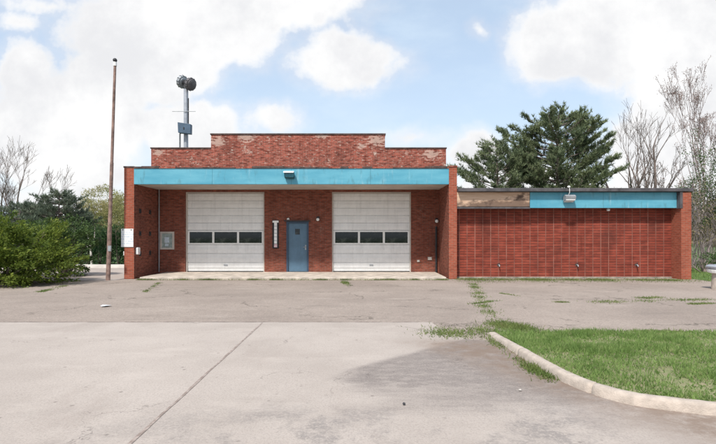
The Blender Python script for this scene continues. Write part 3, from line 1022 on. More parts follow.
# ------------------------------------------------------------------ things fixed to the building
def lamp_flood(x, y, z, s, label, top, ):
    t = thing('floodlight', (x, y, z), label, 'floodlight', 'floodlights on the fascias')
    m = MB()
    m.box(x - .05 * s, x + .05 * s, y - .05, y, z - .12 * s, z + .06 * s)
    part(m, 'mounting_box', MAT['teal'] if top else MAT['grey'], t)
    m = MB()
    m.prism_x([(y - .05, z - .10 * s), (y - .05, z + .10 * s), (y - .20 * s, z + .16 * s), (y - .30 * s, z + .10 * s), (y - .26 * s, z - .03 * s)], x - .20 * s, x + .20 * s)
    part(m, 'housing', MAT['teal'] if top else MAT['grey'], t)
    m = MB()
    m.prism_x([(y - .06, z - .125 * s), (y - .055, z - .10 * s), (y - .26 * s, z - .032 * s), (y - .28 * s, z - .05 * s)], x - .18 * s, x + .18 * s)
    part(m, 'lens', MAT['teal'] if top else MAT['lens'], t)
    if top:
        part(MB().prism_x([(y - .05, z + .10 * s), (y - .05, z + .125 * s), (y - .21 * s, z + .185 * s), (y - .33 * s, z + .115 * s), (y - .30 * s, z + .10 * s), (y - .20 * s, z + .162 * s)], x - .23 * s, x + .19 * s), 'hood', MAT['white'], t)
    return t


lamp_flood(-2.50, FY - .01, 3.83, .9, 'teal floodlight with a white hood on the long turquoise porch fascia', True)
fl = lamp_flood(7.86, FY, 2.97, 0.95, 'grey floodlight with a white lens on the side wing fascia', False)
b = MB(); b.tube([(7.83, FY - .12, 3.1), (7.83, FY - .24, 3.2), (7.82, FY - .24, 3.38)], .014, 6)
b.ball((7.80, FY - .24, 3.41), (.06, .04, .04))
part(b, 'photocell', MAT['white'], fl)


def wall_lamp(x, y, z, label, r=.07, globe=True):
    t = thing('wall_lamp', (x, y, z), label, 'lamp', 'small lamps on the walls')
    part(MB().box(x - .06, x + .06, y - .03, y, z - .07, z + .12), 'backplate', MAT['dark'], t)
    part(MB().tube([(x, y - .03, z + .09), (x, y - .10, z + .09), (x, y - .10, z + .045)], [.02, .02, .05], 8), 'arm', MAT['dark'], t)
    part(MB().ball((x, y - .10, z), r), 'globe', MAT['lens'], t)


wall_lamp(-1.63, BY, 2.29, 'round white globe lamp on the brick just right of the blue door')
wall_lamp(3.32, BY, 2.22, 'white globe lamp above the dark pipe in the right corner of the porch', .075)
t = thing('wall_lamp', (-2.87, BY, 2.3), 'tiny white lamp over the left corner of the blue door', 'lamp', 'small lamps on the walls')
part(MB().box(-2.93, -2.81, BY - .05, BY, 2.27, 2.31), 'backplate', MAT['grey'], t)
part(MB().ball((-2.87, BY - .05, 2.32), (.055, .04, .035)), 'globe', MAT['lens'], t)
t = thing('wall_lamp', (9.48, FY + .2, 2.6), 'small pale lamp hanging under the turquoise fascia of the side wing', 'lamp', 'small lamps on the walls')
part(MB().box(9.43, 9.53, FY + .14, FY + .26, 2.635, 2.66), 'backplate', MAT['grey'], t)
part(MB().tube([(9.48, FY + .2, 2.635), (9.48, FY + .2, 2.60), (9.48, FY + .2, 2.54)], [.03, .07, .05], 10), 'shade', MAT['lens'], t)

for X, lab in ((5.40, 'nearest the porch, under the bare plywood'), (8.38, 'middle of the three, below the grey floodlight'), (10.65, 'near the right end pier of the side wing')):
    z = 0.50
    t = thing('wall_spigot', (X, WYF, z), 'small rusty wall spigot, ' + lab, 'spigot', 'spigots on the side wing wall')
    part(MB().box(X - .055, X + .055, WYF - .012, WYF, z - .05, z + .05), 'wall_plate', MAT['trim_dark'], t)
    part(MB().tube([(X, WYF - .012, z), (X, WYF - .10, z), (X, WYF - .14, z - .06)], [.024, .024, .02], 8), 'spout', MAT['grey'], t)
    part(MB().tube([(X, WYF - .08, z + .028), (X, WYF - .08, z + .075)], .012, 6).tube([(X, WYF - .08, z + .072), (X, WYF - .08, z + .085)], .03, 10), 'valve_wheel', MAT['trim_dark'], t)

# vents low on the porch wall
for X, z, s, lab in ((2.56, .56, .055, 'smaller pale vent cover low on the porch wall right of the second garage door'), (3.04, .66, .085, 'larger pale vent cover low on the porch wall beside the right corner')):
    t = thing('vent_cover', (X, BY, z), lab, 'vent', 'vent covers on the porch wall')
    m = MB().box(X - s, X + s, BY - .02, BY, z - s * .8, z + s * .8)
    part(m, 'plate', MAT['concrete'], t)
    m = MB()
    for i in range(3):
        m.box(X - s * .75, X + s * .75, BY - .032, BY - .02, z - s * .6 + i * s * .45, z - s * .6 + i * s * .45 + s * .2)
    part(m, 'louvre', MAT['white'], t)

# white sign on the left pier
t = thing('sign', (-8.555, FY, 1.19), 'square white notice with faded print at the left porch pier', 'sign')
part(MB().box(-8.79, -8.335, FY - .03, FY - .008, 1.19, 1.87), 'sign_panel', MAT['sign_print'], t, bevel=0.004)
for X in (-8.72, -8.41):
    part(MB().tube([(X, FY - .04, 1.83), (X, FY - .002, 1.83)], .02, 8), 'bolt', MAT['dark'], t)
# white box inside the left pier and meter outside it
t = thing('alarm_box', (-8.32, 18.03, 1.0), 'white rounded box on the inner face of the left porch pier', 'alarm box')
part(MB().box(-8.32, -8.22, 17.90, 18.12, .90, 1.17), 'case', MAT['white'], t, bevel=0.03)
part(MB().box(-8.226, -8.205, 17.95, 18.07, .93, .98), 'base_plug', MAT['pinkish'], t)
t = thing('meter_box', (-8.75, 18.1, .66), 'grey meter box on the outer side of the left porch pier', 'meter')
part(MB().box(-8.79, -8.69, 18.0, 18.25, .66, .86), 'case', MAT['grey'], t, bevel=0.01)
part(MB().box(-8.81, -8.69, 17.98, 18.27, .865, 1.02), 'lid', MAT['white'], t, bevel=0.01)

# notice case on the porch wall
t = thing('notice_board', (-7.92, BY, 1.02), 'pale framed glass notice case on the porch wall left of the garage doors', 'notice board')
m = MB()
x0, x1, z0, z1 = -8.21, -7.63, 1.04, 1.78
m.box(x0, x1, BY - .05, BY, z0, z0 + .07); m.box(x0, x1, BY - .05, BY, z1 - .07, z1); m.box(x0, x0 + .07, BY - .05, BY, z0 + .07, z1 - .07); m.box(x1 - .07, x1, BY - .05, BY, z0 + .07, z1 - .07)
part(m, 'frame', MAT['soffit'], t)
part(MB().box(x0 + .07, x1 - .07, BY - .02, BY, z0 + .07, z1 - .07), 'backboard', MAT['board_green'], t)
m = MB(); m.box(-8.03, -7.84, BY - .024, BY - .021, 1.32, 1.55); m.box(-8.01, -7.87, BY - .024, BY - .021, 1.18, 1.28)
part(m, 'paper', MAT['smudge'], t)

# upright plaque
t = thing('plaque', (-3.40, BY, 1.06), 'tall narrow black plaque with a white upright band left of the blue door', 'plaque')
part(MB().box(-3.53, -3.27, BY - .03, BY, 1.08, 2.27), 'backboard', MAT['black'], t)
m = MB(); m.box(-3.455, -3.335, BY - .045, BY - .03, 1.28, 2.16); m.box(-3.52, -3.27, BY - .05, BY - .03, 2.16, 2.24)
part(m, 'upright_band', MAT['white'], t)
for i in range(5):
    part(MB().box(-3.45, -3.34, BY - .048, BY - .0452, 1.40 + i * .15, 1.425 + i * .15), 'band_divider', MAT['grey'], t)
part(MB().box(-3.46, -3.33, BY - .045, BY - .03, 1.13, 1.26), 'base_plate', MAT['pinkish'], t)

# siren on the roof
SY = 23.0
sc = SY / 477


def PXY(px, py, Y): return ((px - 357) * Y / 477, 1.6 - (py - 236) * Y / 477)


sx, szt = PXY(186, 88, SY)
t = thing('siren_mast', (sx, SY, 5.05), 'grey steel mast on the roof topped by a twin-drum warning siren', 'siren')
part(MB().tube([(sx, SY, 5.05), (sx, SY, szt)], .105, 14), 'mast', MAT['galv'], t)
part(MB().tube([(sx, SY, 5.05), (sx, SY, 5.09)], .22, 12), 'base_flange', MAT['galv'], t)
_, zc = PXY(186, 112, SY)
m = MB(); m.tube([(sx - .62, SY - .12, zc), (sx + .5, SY - .12, zc)], .014, 6)
m.tube([(sx, SY - .125, zc - .03), (sx, SY + .125, zc - .03)], .03, 6)
part(m, 'crossbar', MAT['grey'], t)
bx0, bz0 = PXY(180.5, 135, SY); bx1, bz1 = PXY(193, 125, SY)
m = MB(); m.prism_y([(bx0 + .02, bz0 + .04), (bx1, bz0 - .02), (bx1 + .01, bz1 - .04), (bx0, bz1 + .05)], SY - .38, SY - .12)
cb = part(m, 'control_cabinet', MAT['panel_blue'], t, bevel=0.01)
part(MB().box(bx0 + .27, bx0 + .32, SY - .40, SY - .38, (bz0 + bz1) / 2 - .05, (bz0 + bz1) / 2 + .05), 'latch', MAT['dark'], cb)
cx0, _ = PXY(181, 140, SY)
part(MB().tube([(cx0, SY - .14, 5.05), (cx0, SY - .14, bz0), (cx0 + .05, SY - .2, bz0 + .05)], .04, 8), 'conduit', MAT['grey'], t)
part(MB().tube([(sx + .13, SY - .03, bz1), (sx + .13, SY - .03, szt - .5)], .022, 6), 'cable', MAT['dark'], t)
# head: motor in the middle, two mushroom drums at its ends, on a slightly tilted axis
ax = Vector((.84, -.42, -.34)).normalized()
c = Vector((sx + .02, SY, szt + .24))
m = MB(); m.tube([(sx, SY, szt - .02), (sx, SY, szt + .16)], [.15, .12], 10)
m.tube([c - ax * .16, c - ax * .14, c + ax * .14, c + ax * .16], [.10, .14, .14, .10], 12)
part(m, 'motor', MAT['dark'], t)
for sgn, mt in ((-1, MAT['grey']), (1, MAT['drum'])):
    a = ax * sgn
    m = MB()
    prof_ = [(.15, .10), (.17, .20), (.20, .215), (.205, .285), (.30, .30), (.36, .295), (.365, .26), (.40, .235), (.43, .16), (.44, .02)]
    m.tube([c + a * q for q, r in prof_], [r for q, r in prof_], 18, cap=True, smooth=False)
    dr = part(m, 'siren_drum', mt, t)
    m = MB()
    u = a.orthogonal().normalized(); v_ = a.cross(u)
    for k in range(12):
        q = (u * math.cos(k * math.pi / 6) + v_ * math.sin(k * math.pi / 6))
        m.tube([c + a * .205 + q * .29, c + a * .30 + q * .312, c + a * .355 + q * .302], .013, 4)
    part(m, 'rib', MAT['dark'], dr)

# flagpole
FPY = 17.3
bx, _ = PXY(108, 280, FPY); tx, tz = PXY(115, 66, FPY)
t = thing('flagpole', (bx, FPY, 0), 'tall rusty brown pole with a dark ball on top, leaning slightly beside the building', 'pole')
ps = [Vector((bx, FPY, -.02)).lerp(Vector((tx, FPY, tz)), q) for q in (0, .25, .25, .55, .55, .85, 1)]
part(MB().tube(ps, [.075, .072, .063, .06, .052, .048, .045], 12, smooth=False), 'shaft', MAT['rust'], t)
part(MB().tube([(tx, FPY, tz), (tx, FPY, tz + .14)], .062, 10), 'truck', MAT['white'], t)
part(MB().ball((tx, FPY, tz + .21), .075), 'finial_ball', MAT['dark'], t)
part(MB().box(bx + .05, bx + .16, FPY - .12, FPY - .06, 1.05, 1.25).tube([(bx + .09, FPY - .06, 1.15), (bx + .03, FPY, 1.15)], .02, 6), 'cleat', MAT['grey'], t)

# pedestal at the right edge
PY_ = 14.4
px = 10.92
t = thing('pedestal', (px, PY_, -.01), 'pale concrete pedestal with a wide layered cap at the far right edge of the lot', 'pedestal')
part(MB().tube([(px, PY_, -.02), (px, PY_, .52)], [.19, .165], 20), 'column', MAT['concrete'], t)
part(MB().tube([(px, PY_, .47), (px, PY_, .50), (px, PY_, .58), (px, PY_, .60)], [.19, .28, .31, .26], 20, smooth=False), 'lower_cap', MAT['white'], t)
part(MB().tube([(px, PY_, .60), (px, PY_, .62), (px, PY_, .68), (px, PY_, .73), (px, PY_, .745)], [.22, .31, .335, .27, .10], 20, smooth=False), 'upper_cap', MAT['galv'], t)

# low pale wall behind the driveway
tag(MB().prism_x([(24.1, -.03), (24.38, -.03), (24.36, .15), (24.12, .15)], -16, -9.3).build('low_wall', MAT['slab_pale'], None, None, 0.01), 'low whitish concrete wall across the end of the side driveway', 'wall')

# litter and stones
m = MB()
gx_, gy_ = -5.72, 10.85
ang = [i * 2 * math.pi / 10 for i in range(10)]
rr = [R.uniform(.07, .13) for _ in ang]
zz = [R.uniform(.0, .03) for _ in ang]
vs = [(gx_ + math.cos(a) * r * 1.1, gy_ + math.sin(a) * r, z) for a, r, z in zip(ang, rr, zz)]
vs += [(x, y, z + .004) for x, y, z in vs] + [(gx_ + .01, gy_, .025), (gx_ + .01, gy_, .029)]
fs = [(20, (i + 1) % 10, i) for i in range(10)] + [(21, 10 + i, 10 + (i + 1) % 10) for i in range(10)] + [(i, (i + 1) % 10, 10 + (i + 1) % 10, 10 + i) for i in range(10)]
m.add(vs, fs)
tag(m.build('paper_scrap', MAT['grey_paper']), 'crumpled scrap of pale paper lying on the asphalt before the left garage door', 'litter')
x, y = G(404, 405)
tag(MB().ball((x, y, .012), (.015, .013, .012), 0, 8, 6, .18, R).build('pebble', MAT['stone']), 'small black pebble on the dark worn patch of pavement', 'stone')
x, y = G(520, 391)
tag(MB().ball((x, y, .012), (.016, .013, .009), 0, 8, 6, .18, R).build('pebble', MAT['stone_pale']), 'small whitish pebble on the silt beside the curved kerb', 'stone')


# ------------------------------------------------------------------ vegetation
def grow(mb, p, d, length, r, depth, rd, tips, up=0.15, spread=0.6, nseg=4, shrink=0.68, kids=(2, 4), sides=5, wob=0.13):
    pts = [Vector(p)]; rad = [r]
    d = Vector(d).normalized()
    for i in range(nseg):
        d = (d + Vector((rd.gauss(0, wob), rd.gauss(0, wob), rd.gauss(0, wob * .7) + up * .25))).normalized()
        pts.append(pts[-1] + d * length / nseg)
        rad.append(max(r * (1 - 0.55 * (i + 1) / nseg), 0.008))
    mb.tube(pts, rad, max(3, sides), 0, False)
    if depth == 0:
        tips.append((pts[-1], d)); tips.append((pts[-2], d))
        return
    nk = rd.randint(*kids)
    for k in range(nk):
        f = rd.uniform(.35, 1.0) if k else 1.0
        q = f * nseg; i = min(int(q), nseg - 1)
        pos = pts[i].lerp(pts[i + 1], q - i)
        dirn = (pts[min(i + 1, nseg)] - pts[i]).normalized()
        o = dirn.orthogonal().normalized(); o2 = dirn.cross(o)
        a = rd.uniform(0, 2 * math.pi)
        sp = spread * rd.uniform(.6, 1.25) * (0.6 if k == 0 else 1)
        nd = dirn + (o * math.cos(a) + o2 * math.sin(a)) * sp + Vector((0, 0, up))
        grow(mb, pos, nd, length * shrink * rd.uniform(.75, 1.2), max(rad[i] * (.72 if k == 0 else .55), 0.008), depth - 1, rd, tips, up, spread, max(2, nseg - 1) if depth < 3 else nseg, shrink, kids, sides - 1, wob)


def bare_tree(name, x, y, stems, label, mat, seed, group, bud=None, depth=5, height=9, spread=.55, r0=.16, first_f=.36, shr=.70, kids=(2, 4), wob=.13):
    rd = random.Random(seed)
    t = thing(name, (x, y, -.03), label, 'tree', group)
    mb = MB(); tips = []
    for (dx, dy, hh) in stems:
        first = hh * height * first_f
        grow(mb, (x + dx * .15, y + dy * .15, -.05), (dx, dy, 1.0), first, r0 * (.6 + .4 * hh), depth, rd, tips, .16, spread, 5, shr, kids, 7, wob)
    part(mb, 'trunk', mat, t)
    if bud:
        P = np.array([tuple(a) for a, b in tips]); D = np.array([tuple(b) for a, b in tips])
        P = np.repeat(P, 3, 0) + rng.normal(0, .06, (len(P) * 3, 3)); D = np.repeat(D, 3, 0) + rng.normal(0, .6, (len(D) * 3, 3))
        V, F = diamonds(P, D, bud[1], bud[1] * .5)
        arr_mesh('buds', V, F, bud[0], t, (x, y, -.03))
    return t


def pine(name, x, y, top, prof, label, seed, mat, group, z0=1.2, whorl=.30, nb=6, tuft=9, nl=.24, nw=.034, gap=0.0, lean=(0, 0), twig=.80, thin=1.0, up=0.0, extra=(), lvar=(.62, 1.12)):
    rd = random.Random(seed)
    t = thing(name, (x, y, -.03), label, 'tree', group)
    tr = MB()
    tr.tube([(x, y, -.05), (x + lean[0] * .5, y + lean[1] * .5, top * .5), (x + lean[0], y + lean[1], top - .2)], [.03 * top ** .85, .02 * top ** .85, .02], 9)
    hs = [p[0] for p in prof]; rs = [p[1] for p in prof]
    P = []; D = []
    z = z0; limbs = []
    while z < top - .15:
        n = nb if z < top * .9 else 4
        a0 = rd.uniform(0, 6.28)
        for k in range(n):
            a = a0 + k * 2 * math.pi / n + rd.uniform(-.3, .3)
            L = float(np.interp(z, hs, rs)) * rd.uniform(*lvar)
            if rd.random() < gap: continue
            limbs.append((a, z, L))
        z += whorl * rd.uniform(.7, 1.3)
    if True:
        for a, z, L in limbs + list(extra):
            f = z / top
            base = Vector((x + lean[0] * f, y + lean[1] * f, z + rd.uniform(-.1, .1)))
            out = Vector((math.cos(a), math.sin(a), 0))
            rise = rd.uniform(.02, .28) + up * rd.uniform(.4, 1.2) + .5 * max(0, f - .6)
            pts = [base + out * L * q + Vector((0, 0, L * (rise * q - .16 * q + .22 * q ** 3))) for q in (0, .25, .5, .75, 1)]
            tr.tube(pts, [.012 + .013 * L, .010 + .010 * L, .008 + .007 * L, .012, .006], 4, 0, False)
            side = Vector((-out.y, out.x, 0))
            nt = max(4, int(L * 6.5 * thin))
            for i in range(nt):
                q = rd.uniform(.28, 1.0) ** .8
                j = min(int(q * 4), 3); pos = pts[j].lerp(pts[j + 1], q * 4 - j)
                s = rd.choice((-1, 1))
                td = (out * rd.uniform(.4, 1.0) + side * s * rd.uniform(.3, 1.0) + Vector((0, 0, rd.uniform(.2, 1.0)))).normalized()
                tl = twig * rd.uniform(.5, 1.2) * (1.15 - .5 * q)
                e = pos + td * tl
                tr.tube([pos, e], [.008, .004], 3, 0, False)
                for g in (.45, .7, 1.0):
                    P.append(pos.lerp(e, g)); D.append((td * .8 + Vector((0, 0, .95))))
            P.append(pts[-1]); D.append(out + Vector((0, 0, .5)))
    P.append(Vector((x + lean[0], y + lean[1], top - .2))); D.append(Vector((0, 0, 1)))
    part(tr, 'trunk', MAT['bark'], t)
    P = np.repeat(np.array([tuple(p) for p in P]), tuft, 0); D = unit(np.repeat(np.array([tuple(p) for p in D]), tuft, 0))
    n = len(P)
    V, F = spikes(P + rng.normal(0, .03, (n, 3)), D + rng.normal(0, .55, (n, 3)), rng.uniform(.6, 1.25, n) * nl, nw)
    arr_mesh('crown', V, F, mat, t, (x, y, -.03))
    return t


PYY = 32.0
x, z = PXY(557, 113, PYY)
pine('pine_tree', x, PYY, z, [(0, 3.7), (4.5, 3.6), (5.5, 3.5), (6.6, 3.3), (7.4, 3.2), (8.3, 2.5), (9.0, 1.6), (9.5, .9), (10.0, .4)],
     'big dark green pine with a broad ragged top rising behind the side wing', 21, MAT['needle'], 'pines behind the side wing', z0=2.6, whorl=.40, nb=6, tuft=11, gap=.10, nw=.045, thin=1.5, lean=(.1, 0),
     up=.20, lvar=(.55, 1.08), extra=[(3.0, 7.2, 3.7), (3.3, 6.4, 3.9), (2.85, 5.9, 3.8), (3.5, 5.2, 4.3), (3.1, 4.6, 4.9), (2.9, 7.7, 2.9), (3.6, 5.6, 3.4), (2.6, 5.2, 3.2), (3.9, 4.7, 3.2), (3.0, 5.3, 2.6), (3.3, 4.9, 2.4), (4.3, 5.4, 2.8), (-.2, 7.2, 2.9), (.1, 6.0, 3.5), (-.3, 4.8, 4.0)])
x, z = PXY(499, 144, 31)
pine('pine_tree', x, 31, z, [(0, 2.6), (4.0, 2.5), (5.2, 2.1), (6.2, 1.3), (7.2, .5)],
     'lower sparse pine just left of the big one, behind the bare plywood board', 8, MAT['needle'], 'pines behind the side wing', z0=2.6, whorl=.40, nb=5, tuft=11, nw=.042, gap=.16, thin=1.3, lean=(-.15, 0), up=.3,
     lvar=(.5, 1.15), extra=[(.1, 5.4, 2.2), (-.3, 4.6, 2.6), (3.0, 5.0, 2.7), (3.3, 4.4, 3.0), (2.8, 5.6, 2.3), (0.2, 5.8, 1.8), (.0, 4.9, 2.3)])

# bare trees right of the pine
x, _ = PXY(648, 200, 33)
bare_tree('bare_tree', x, 33, [(-.34, .05, .95), (-.10, .0, .8), (.06, .1, 1.05), (.36, -.1, .8)], 'leafless many-stemmed tree rising behind the right half of the side wing', MAT['bark'], 4, 'bare trees on the right', None, 5, 9.0, .62, .27, .5, .62, (2, 4), .09)
x, _ = PXY(703, 200, 28)
bare_tree('bare_tree', x, 28, [(-.03, .05, 1.05), (.06, .1, 1.0), (.2, -.1, .8)], 'tallest leafless tree with pinkish buds at the far right of the photo', MAT['bark_pale'], 14, 'bare trees on the right', (MAT['bud'], .07), 5, 8.9, .42, .11, .55, .58, (2, 4), .05)
x, _ = PXY(684, 200, 37)
bare_tree('bare_tree', x, 37, [(-.06, .05, 1.0), (.16, .1, .9)], 'thinner leafless tree between the two larger bare trees on the right', MAT['bark'], 29, 'bare trees on the right', (MAT['bud'], .11), 5, 6.6, .5, .09, .5, .6, (2, 3), .08)
# left bare tree
x, _ = PXY(4, 200, 36)
bare_tree('bare_tree', x, 36, [(-.15, .05, 1.0), (.02, 0, .9), (.22, .1, 1.0), (.42, 0, .85), (.6, 0, .7)], 'leafless tree at the far left edge behind the dark evergreens', MAT['bark'], 17, 'bare trees on the left', None, 5, 8.2, .55, .17, .45, .64, (2, 4), .08)


def leafy(name, x, y, ells, label, mat, seed, group, n, size, cat='shrub', trunkmat=None, stems=24, clump=26, flat=.5, cr=.28, droop=0.0, sq=1.0, rin=.45, pl_=1.0):
    """crown of leaf sprays on the skin of several lumps; ells = (dx, dy, z, rx, ry, rz)"""
    rd = np.random.default_rng(seed)
    t = thing(name, (x, y, -.03), label, cat, group)
    C = []; O = []
    per = [e[3] * e[5] for e in ells]; tot = sum(per)
    for e, w_ in zip(ells, per):
        k = max(4, int(n * w_ / tot))
        q = unit(rd.normal(size=(k, 3)))
        rr = rd.uniform(rin, 1.08, (k, 1)) ** .55
        C.append(np.array([x + e[0], y + e[1], e[2]]) + q * rr * np.array([e[3], e[4], e[5]])); O.append(q)
    C = np.concatenate(C); O = np.concatenate(O)
    k = C[:, 2] > .05; C, O = C[k], O[k]
    O = unit(O * np.array([1, 1, sq]) + np.array([0, 0, .15 - droop]) + rd.normal(0, .18, O.shape))
    P = np.repeat(C, clump, 0); D = np.repeat(O, clump, 0)
    m = len(P)
    side = unit(np.cross(D, np.array([0, 0, 1.0]) + rd.normal(0, .1, (m, 3))))
    a = rd.uniform(-1, 1, (m, 1)); b = rd.uniform(-.3, 1, (m, 1))
    nrm = np.cross(side, D)
    P = P + D * b * cr * pl_ + side * a * cr / pl_ * (1 - .5 * np.abs(b)) + nrm * rd.normal(0, cr * .12 / flat, (m, 1)) * .5
    DD = D + side * a * .7 + rd.normal(0, .3, (m, 3))
    V, F = diamonds(P, DD, size, size * .45)
    arr_mesh('crown', V, F, mat, t, (x, y, -.03))
    tr = MB()
    idx = rd.choice(len(C), min(stems, len(C)), replace=False)
    for i in idx:
        e = Vector(C[i]); b0 = Vector((x + (e.x - x) * .12, y + (e.y - y) * .12, -.05))
        mid = b0.lerp(e, .5) + Vector((0, 0, .15 * (e - b0).length * .5))
        tr.tube([b0, mid, e], [.03, .02, .008], 5, 0, False)
    part(tr, 'trunk', trunkmat or MAT['bark'], t)
    return t


# big spreading shrub at the left edge
leafy('juniper_bush', -11.95, 16.0, [(-1.6, 0, .9, 1.4, 1.2, 1.15), (-.5, -.1, .95, 1.1, 1.2, 1.15), (.45, 0, .85, 1.0, 1.1, 1.1), (1.3, .1, .8, .8, .9, 1.0), (-2.8, .2, .85, 1.2, 1.2, 1.15), (0.0, -.7, .45, 1.6, .8, .6), (1.75, 0, .95, .45, .6, .45)],
      'wide yellow-green spreading bush with layered sprays at the left edge', MAT['juniper'], 3, 'bushes on the left', 620, .12, clump=70, cr=.38, sq=.42, rin=.62, pl_=1.5, stems=70)
leafy('yew_bush', -11.6, 19.0, [(0, 0, .9, .9, .8, .95), (.15, 0, 1.6, .6, .6, .6), (-.9, 0, 1.2, 1.0, .8, 1.0)],
      'dark green bush behind the right end of the yellow-green one', MAT['yew'], 6, 'bushes on the left', 300, .10, clump=40, cr=.30, sq=.6, stems=30)

# dark evergreens behind
for (px_, py_, Y, sd, rad, lab) in ((20, 205, 28, 31, 1.9, 'lowest of the dark evergreens behind the bush, at the left edge'),
                                    (59, 193, 28, 37, 2.2, 'tallest dark bluish evergreen behind the bush'),
                                    (38, 203, 31, 41, 1.9, 'dark evergreen between the tallest one and the left edge'),
                                    (80, 212, 30, 43, 1.5, 'short dark evergreen nearest the pole, right of the tallest one')):
    x, z = PXY(px_, py_, Y)
    pine('evergreen_tree', x, Y, z, [(0, rad), (1.5, rad), (z * .6, rad * .8), (z * .85, rad * .45), (z, .12)], lab, sd, MAT['needle_blue'], 'evergreens on the left', z0=.5, whorl=.26, nb=7, tuft=8, nl=.2, nw=.04, twig=.5)

# pale budding trees far behind
for (px_, py_, Y, s, lab) in ((103, 188, 42, 1.0, 'pale yellow budding tree beyond the hedge, just left of the pole'), (124, 197, 46, .8, 'pale yellow-green budding tree between the pole and the brick pier')):
    x, z = PXY(px_, py_, Y)
    leafy('budding_tree', x, Y, [(0, 0, z - 1.2 * s, 1.5 * s, 1.2, 1.2 * s), (-.9 * s, .3, z - 2.2 * s, 1.3 * s, 1.2, 1.2 * s), (.9 * s, 0, z - 2.4 * s, 1.2 * s, 1.1, 1.2 * s)], lab, MAT['young'], 50 + px_, 'budding trees on the left', 420, .14, 'tree', clump=26, cr=.45, stems=50)

# clipped hedge columns
for (px_, lab, h_) in ((88, 'leftmost dark hedge column, beside the white-stemmed sapling', 2.0), (99.5, 'second dark hedge column from the left, just left of the pole', 2.15), (109, 'dark hedge column directly behind the pole', 2.1), (118, 'dark hedge column right of the pole, nearest the brick pier', 2.2), (127, 'hedge column mostly hidden behind the brick pier', 2.1)):
    x, _ = PXY(px_, 230, 27)
    leafy('hedge_conifer', x, 27, [(0, 0, .6, .36, .4, .7), (0, 0, h_ - .6, .34, .38, .62), (0, 0, h_ * .5, .38, .4, .7)], lab, MAT['arbor'], int(px_), 'hedge columns on the left', 260, .07, clump=22, cr=.14, stems=10)

# pale sapling
x, _ = PXY(91, 250, 24.6)
t = thing('sapling', (x, 24.6, 0), 'small sapling with a forked whitish stem behind the side driveway', 'tree')
part(MB().tube([(x + .05, 24.6, -.05), (x, 24.6, .7), (x - .05, 24.6, 1.2), (x - .25, 24.6, 1.9)], [.06, .05, .04, .015], 7).tube([(x - .03, 24.6, 1.1), (x + .15, 24.65, 1.5), (x + .2, 24.6, 2.1)], [.03, .025, .01], 6).tube([(x, 24.6, .8), (x - .3, 24.6, 1.2)], [.025, .01], 5), 'trunk', MAT['bark_white'], t)
P = np.array([x, 24.6, 1.95]) + rng.normal(0, 1, (700, 3)) * np.array([.45, .35, .28])
V, F = diamonds(P, rng.normal(size=(700, 3)), .1, .05)
arr_mesh('crown', V, F, MAT['green_leaf'], t, (x, 24.6, 0))

# undergrowth at the right end
for i, (px_, Y, h_, mat, lab) in enumerate(((694, 24, 3.4, 'tan_stem', 'tan brushy thicket shrub right beside the end of the side wing'), (708, 25, 5.2, 'green_leaf', 'tall ivy-green shrub at the far right edge behind the pedestal'),
                                            (722, 24, 3.2, 'tan_stem', 'tan brushy shrub cut by the right edge'), (700, 31, 4.2, 'tan_stem', 'pale dry thicket shrub farther back between the wing and the ivy-green shrub'))):
    x, _ = PXY(px_, 230, Y)
    rd = random.Random(70 + i)
    t = thing('thicket_shrub', (x, Y, -.03), lab, 'shrub', 'thicket shrubs on the right')
    mb = MB(); tips = []
    for k in range(13):
        grow(mb, (x + rd.gauss(0, .35), Y + rd.gauss(0, .35), -.05), (rd.gauss(0, .16), rd.gauss(0, .16), 1), h_ * rd.uniform(.4, .62), .022, 3, rd, tips, .2, .45, 4, .62, (2, 3), 4)
    part(mb, 'stems', MAT['bark_pale'], t)
    P = np.array([tuple(a) for a, b in tips]); k = 3 if mat == 'tan_stem' else 12
    P = np.repeat(P, k, 0); n = len(P); P = P + rng.normal(0, .12, (n, 3))
    V, F = diamonds(P, rng.normal(size=(n, 3)), .11, .055)
    arr_mesh('crown', V, F, MAT[mat], t, (x, Y, -.03))
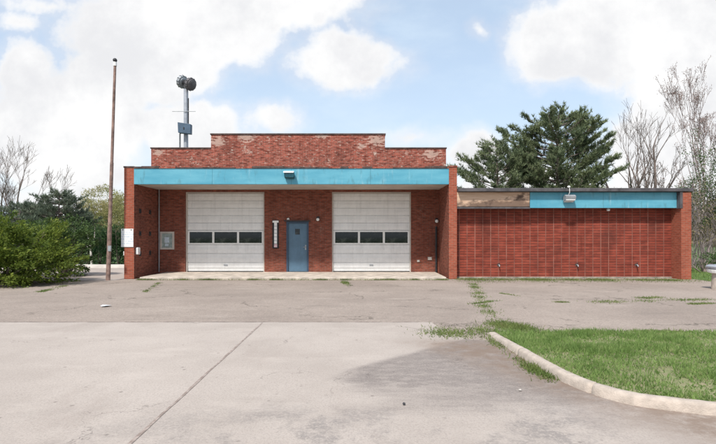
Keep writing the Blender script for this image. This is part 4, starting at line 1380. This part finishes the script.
leafy('low_shrub', 15.6, 21.5, [(0, 0, .3, 1.3, .7, .45), (1.6, .2, .3, 1.2, .7, .5)], 'low dark green shrubs along the lawn by the end of the side wing', MAT['yew'], 81, None, 200, .08, clump=22, cr=.2, stems=20)

# far-off wood that closes the horizon
n = 9000
a = rng.uniform(-1.3, 1.3, n); rr = rng.uniform(85, 130, n)
P = np.stack([np.sin(a) * rr, np.cos(a) * rr, rng.uniform(0, 1, n) ** .8 * (3.2 + 1.6 * np.sin(a * 23) + 1.2 * np.sin(a * 51 + 1))], 1)
P = np.repeat(P, 6, 0) + rng.normal(0, .8, (n * 6, 3))
V, F = diamonds(P, rng.normal(size=(len(P), 3)), 1.0, .5)
tag(arr_mesh('woodland', V, F, MAT['tan_stem']), 'distant pale woodland along the horizon', 'wood', kind='stuff')

# bird in the sky
BYY = 40.0
x, z = PXY(673, 94, BYY)
t = thing('bird', (x, BYY, z), 'dark bird flying in front of the white cloud on the right', 'bird')
m = MB()
m.tube([(x - .20, BYY, z - .02), (x - .12, BYY, z), (x, BYY, z + .01), (x + .12, BYY, z + .02), (x + .18, BYY, z + .04), (x + .23, BYY, z + .04)], [.012, .045, .07, .06, .045, .008], 8)
for s in (-1, 1):
    vs = [(x + .10, BYY + s * .04, z + .03), (x - .08, BYY + s * .04, z + .02), (x - .04, BYY + s * .30, z + .16), (x + .10, BYY + s * .26, z + .16), (x - .12, BYY + s * .52, z + .10)]
    vs += [(a, b, c - .012) for a, b, c in vs]
    m.add(vs, [(0, 1, 2, 3), (3, 2, 4), (8, 7, 6, 5), (9, 7, 8), (0, 3, 8, 5), (1, 6, 7, 2), (3, 4, 9, 8), (2, 7, 9, 4), (0, 5, 6, 1)])
m.add([(x - .18, BYY - .02, z), (x - .18, BYY + .02, z), (x - .33, BYY + .06, z - .02), (x - .33, BYY - .06, z - .02), (x - .18, BYY, z - .015)], [(0, 1, 2, 3), (0, 3, 4), (1, 4, 2), (3, 2, 4), (0, 4, 1)])
part(m, 'body', MAT['stone'], t)
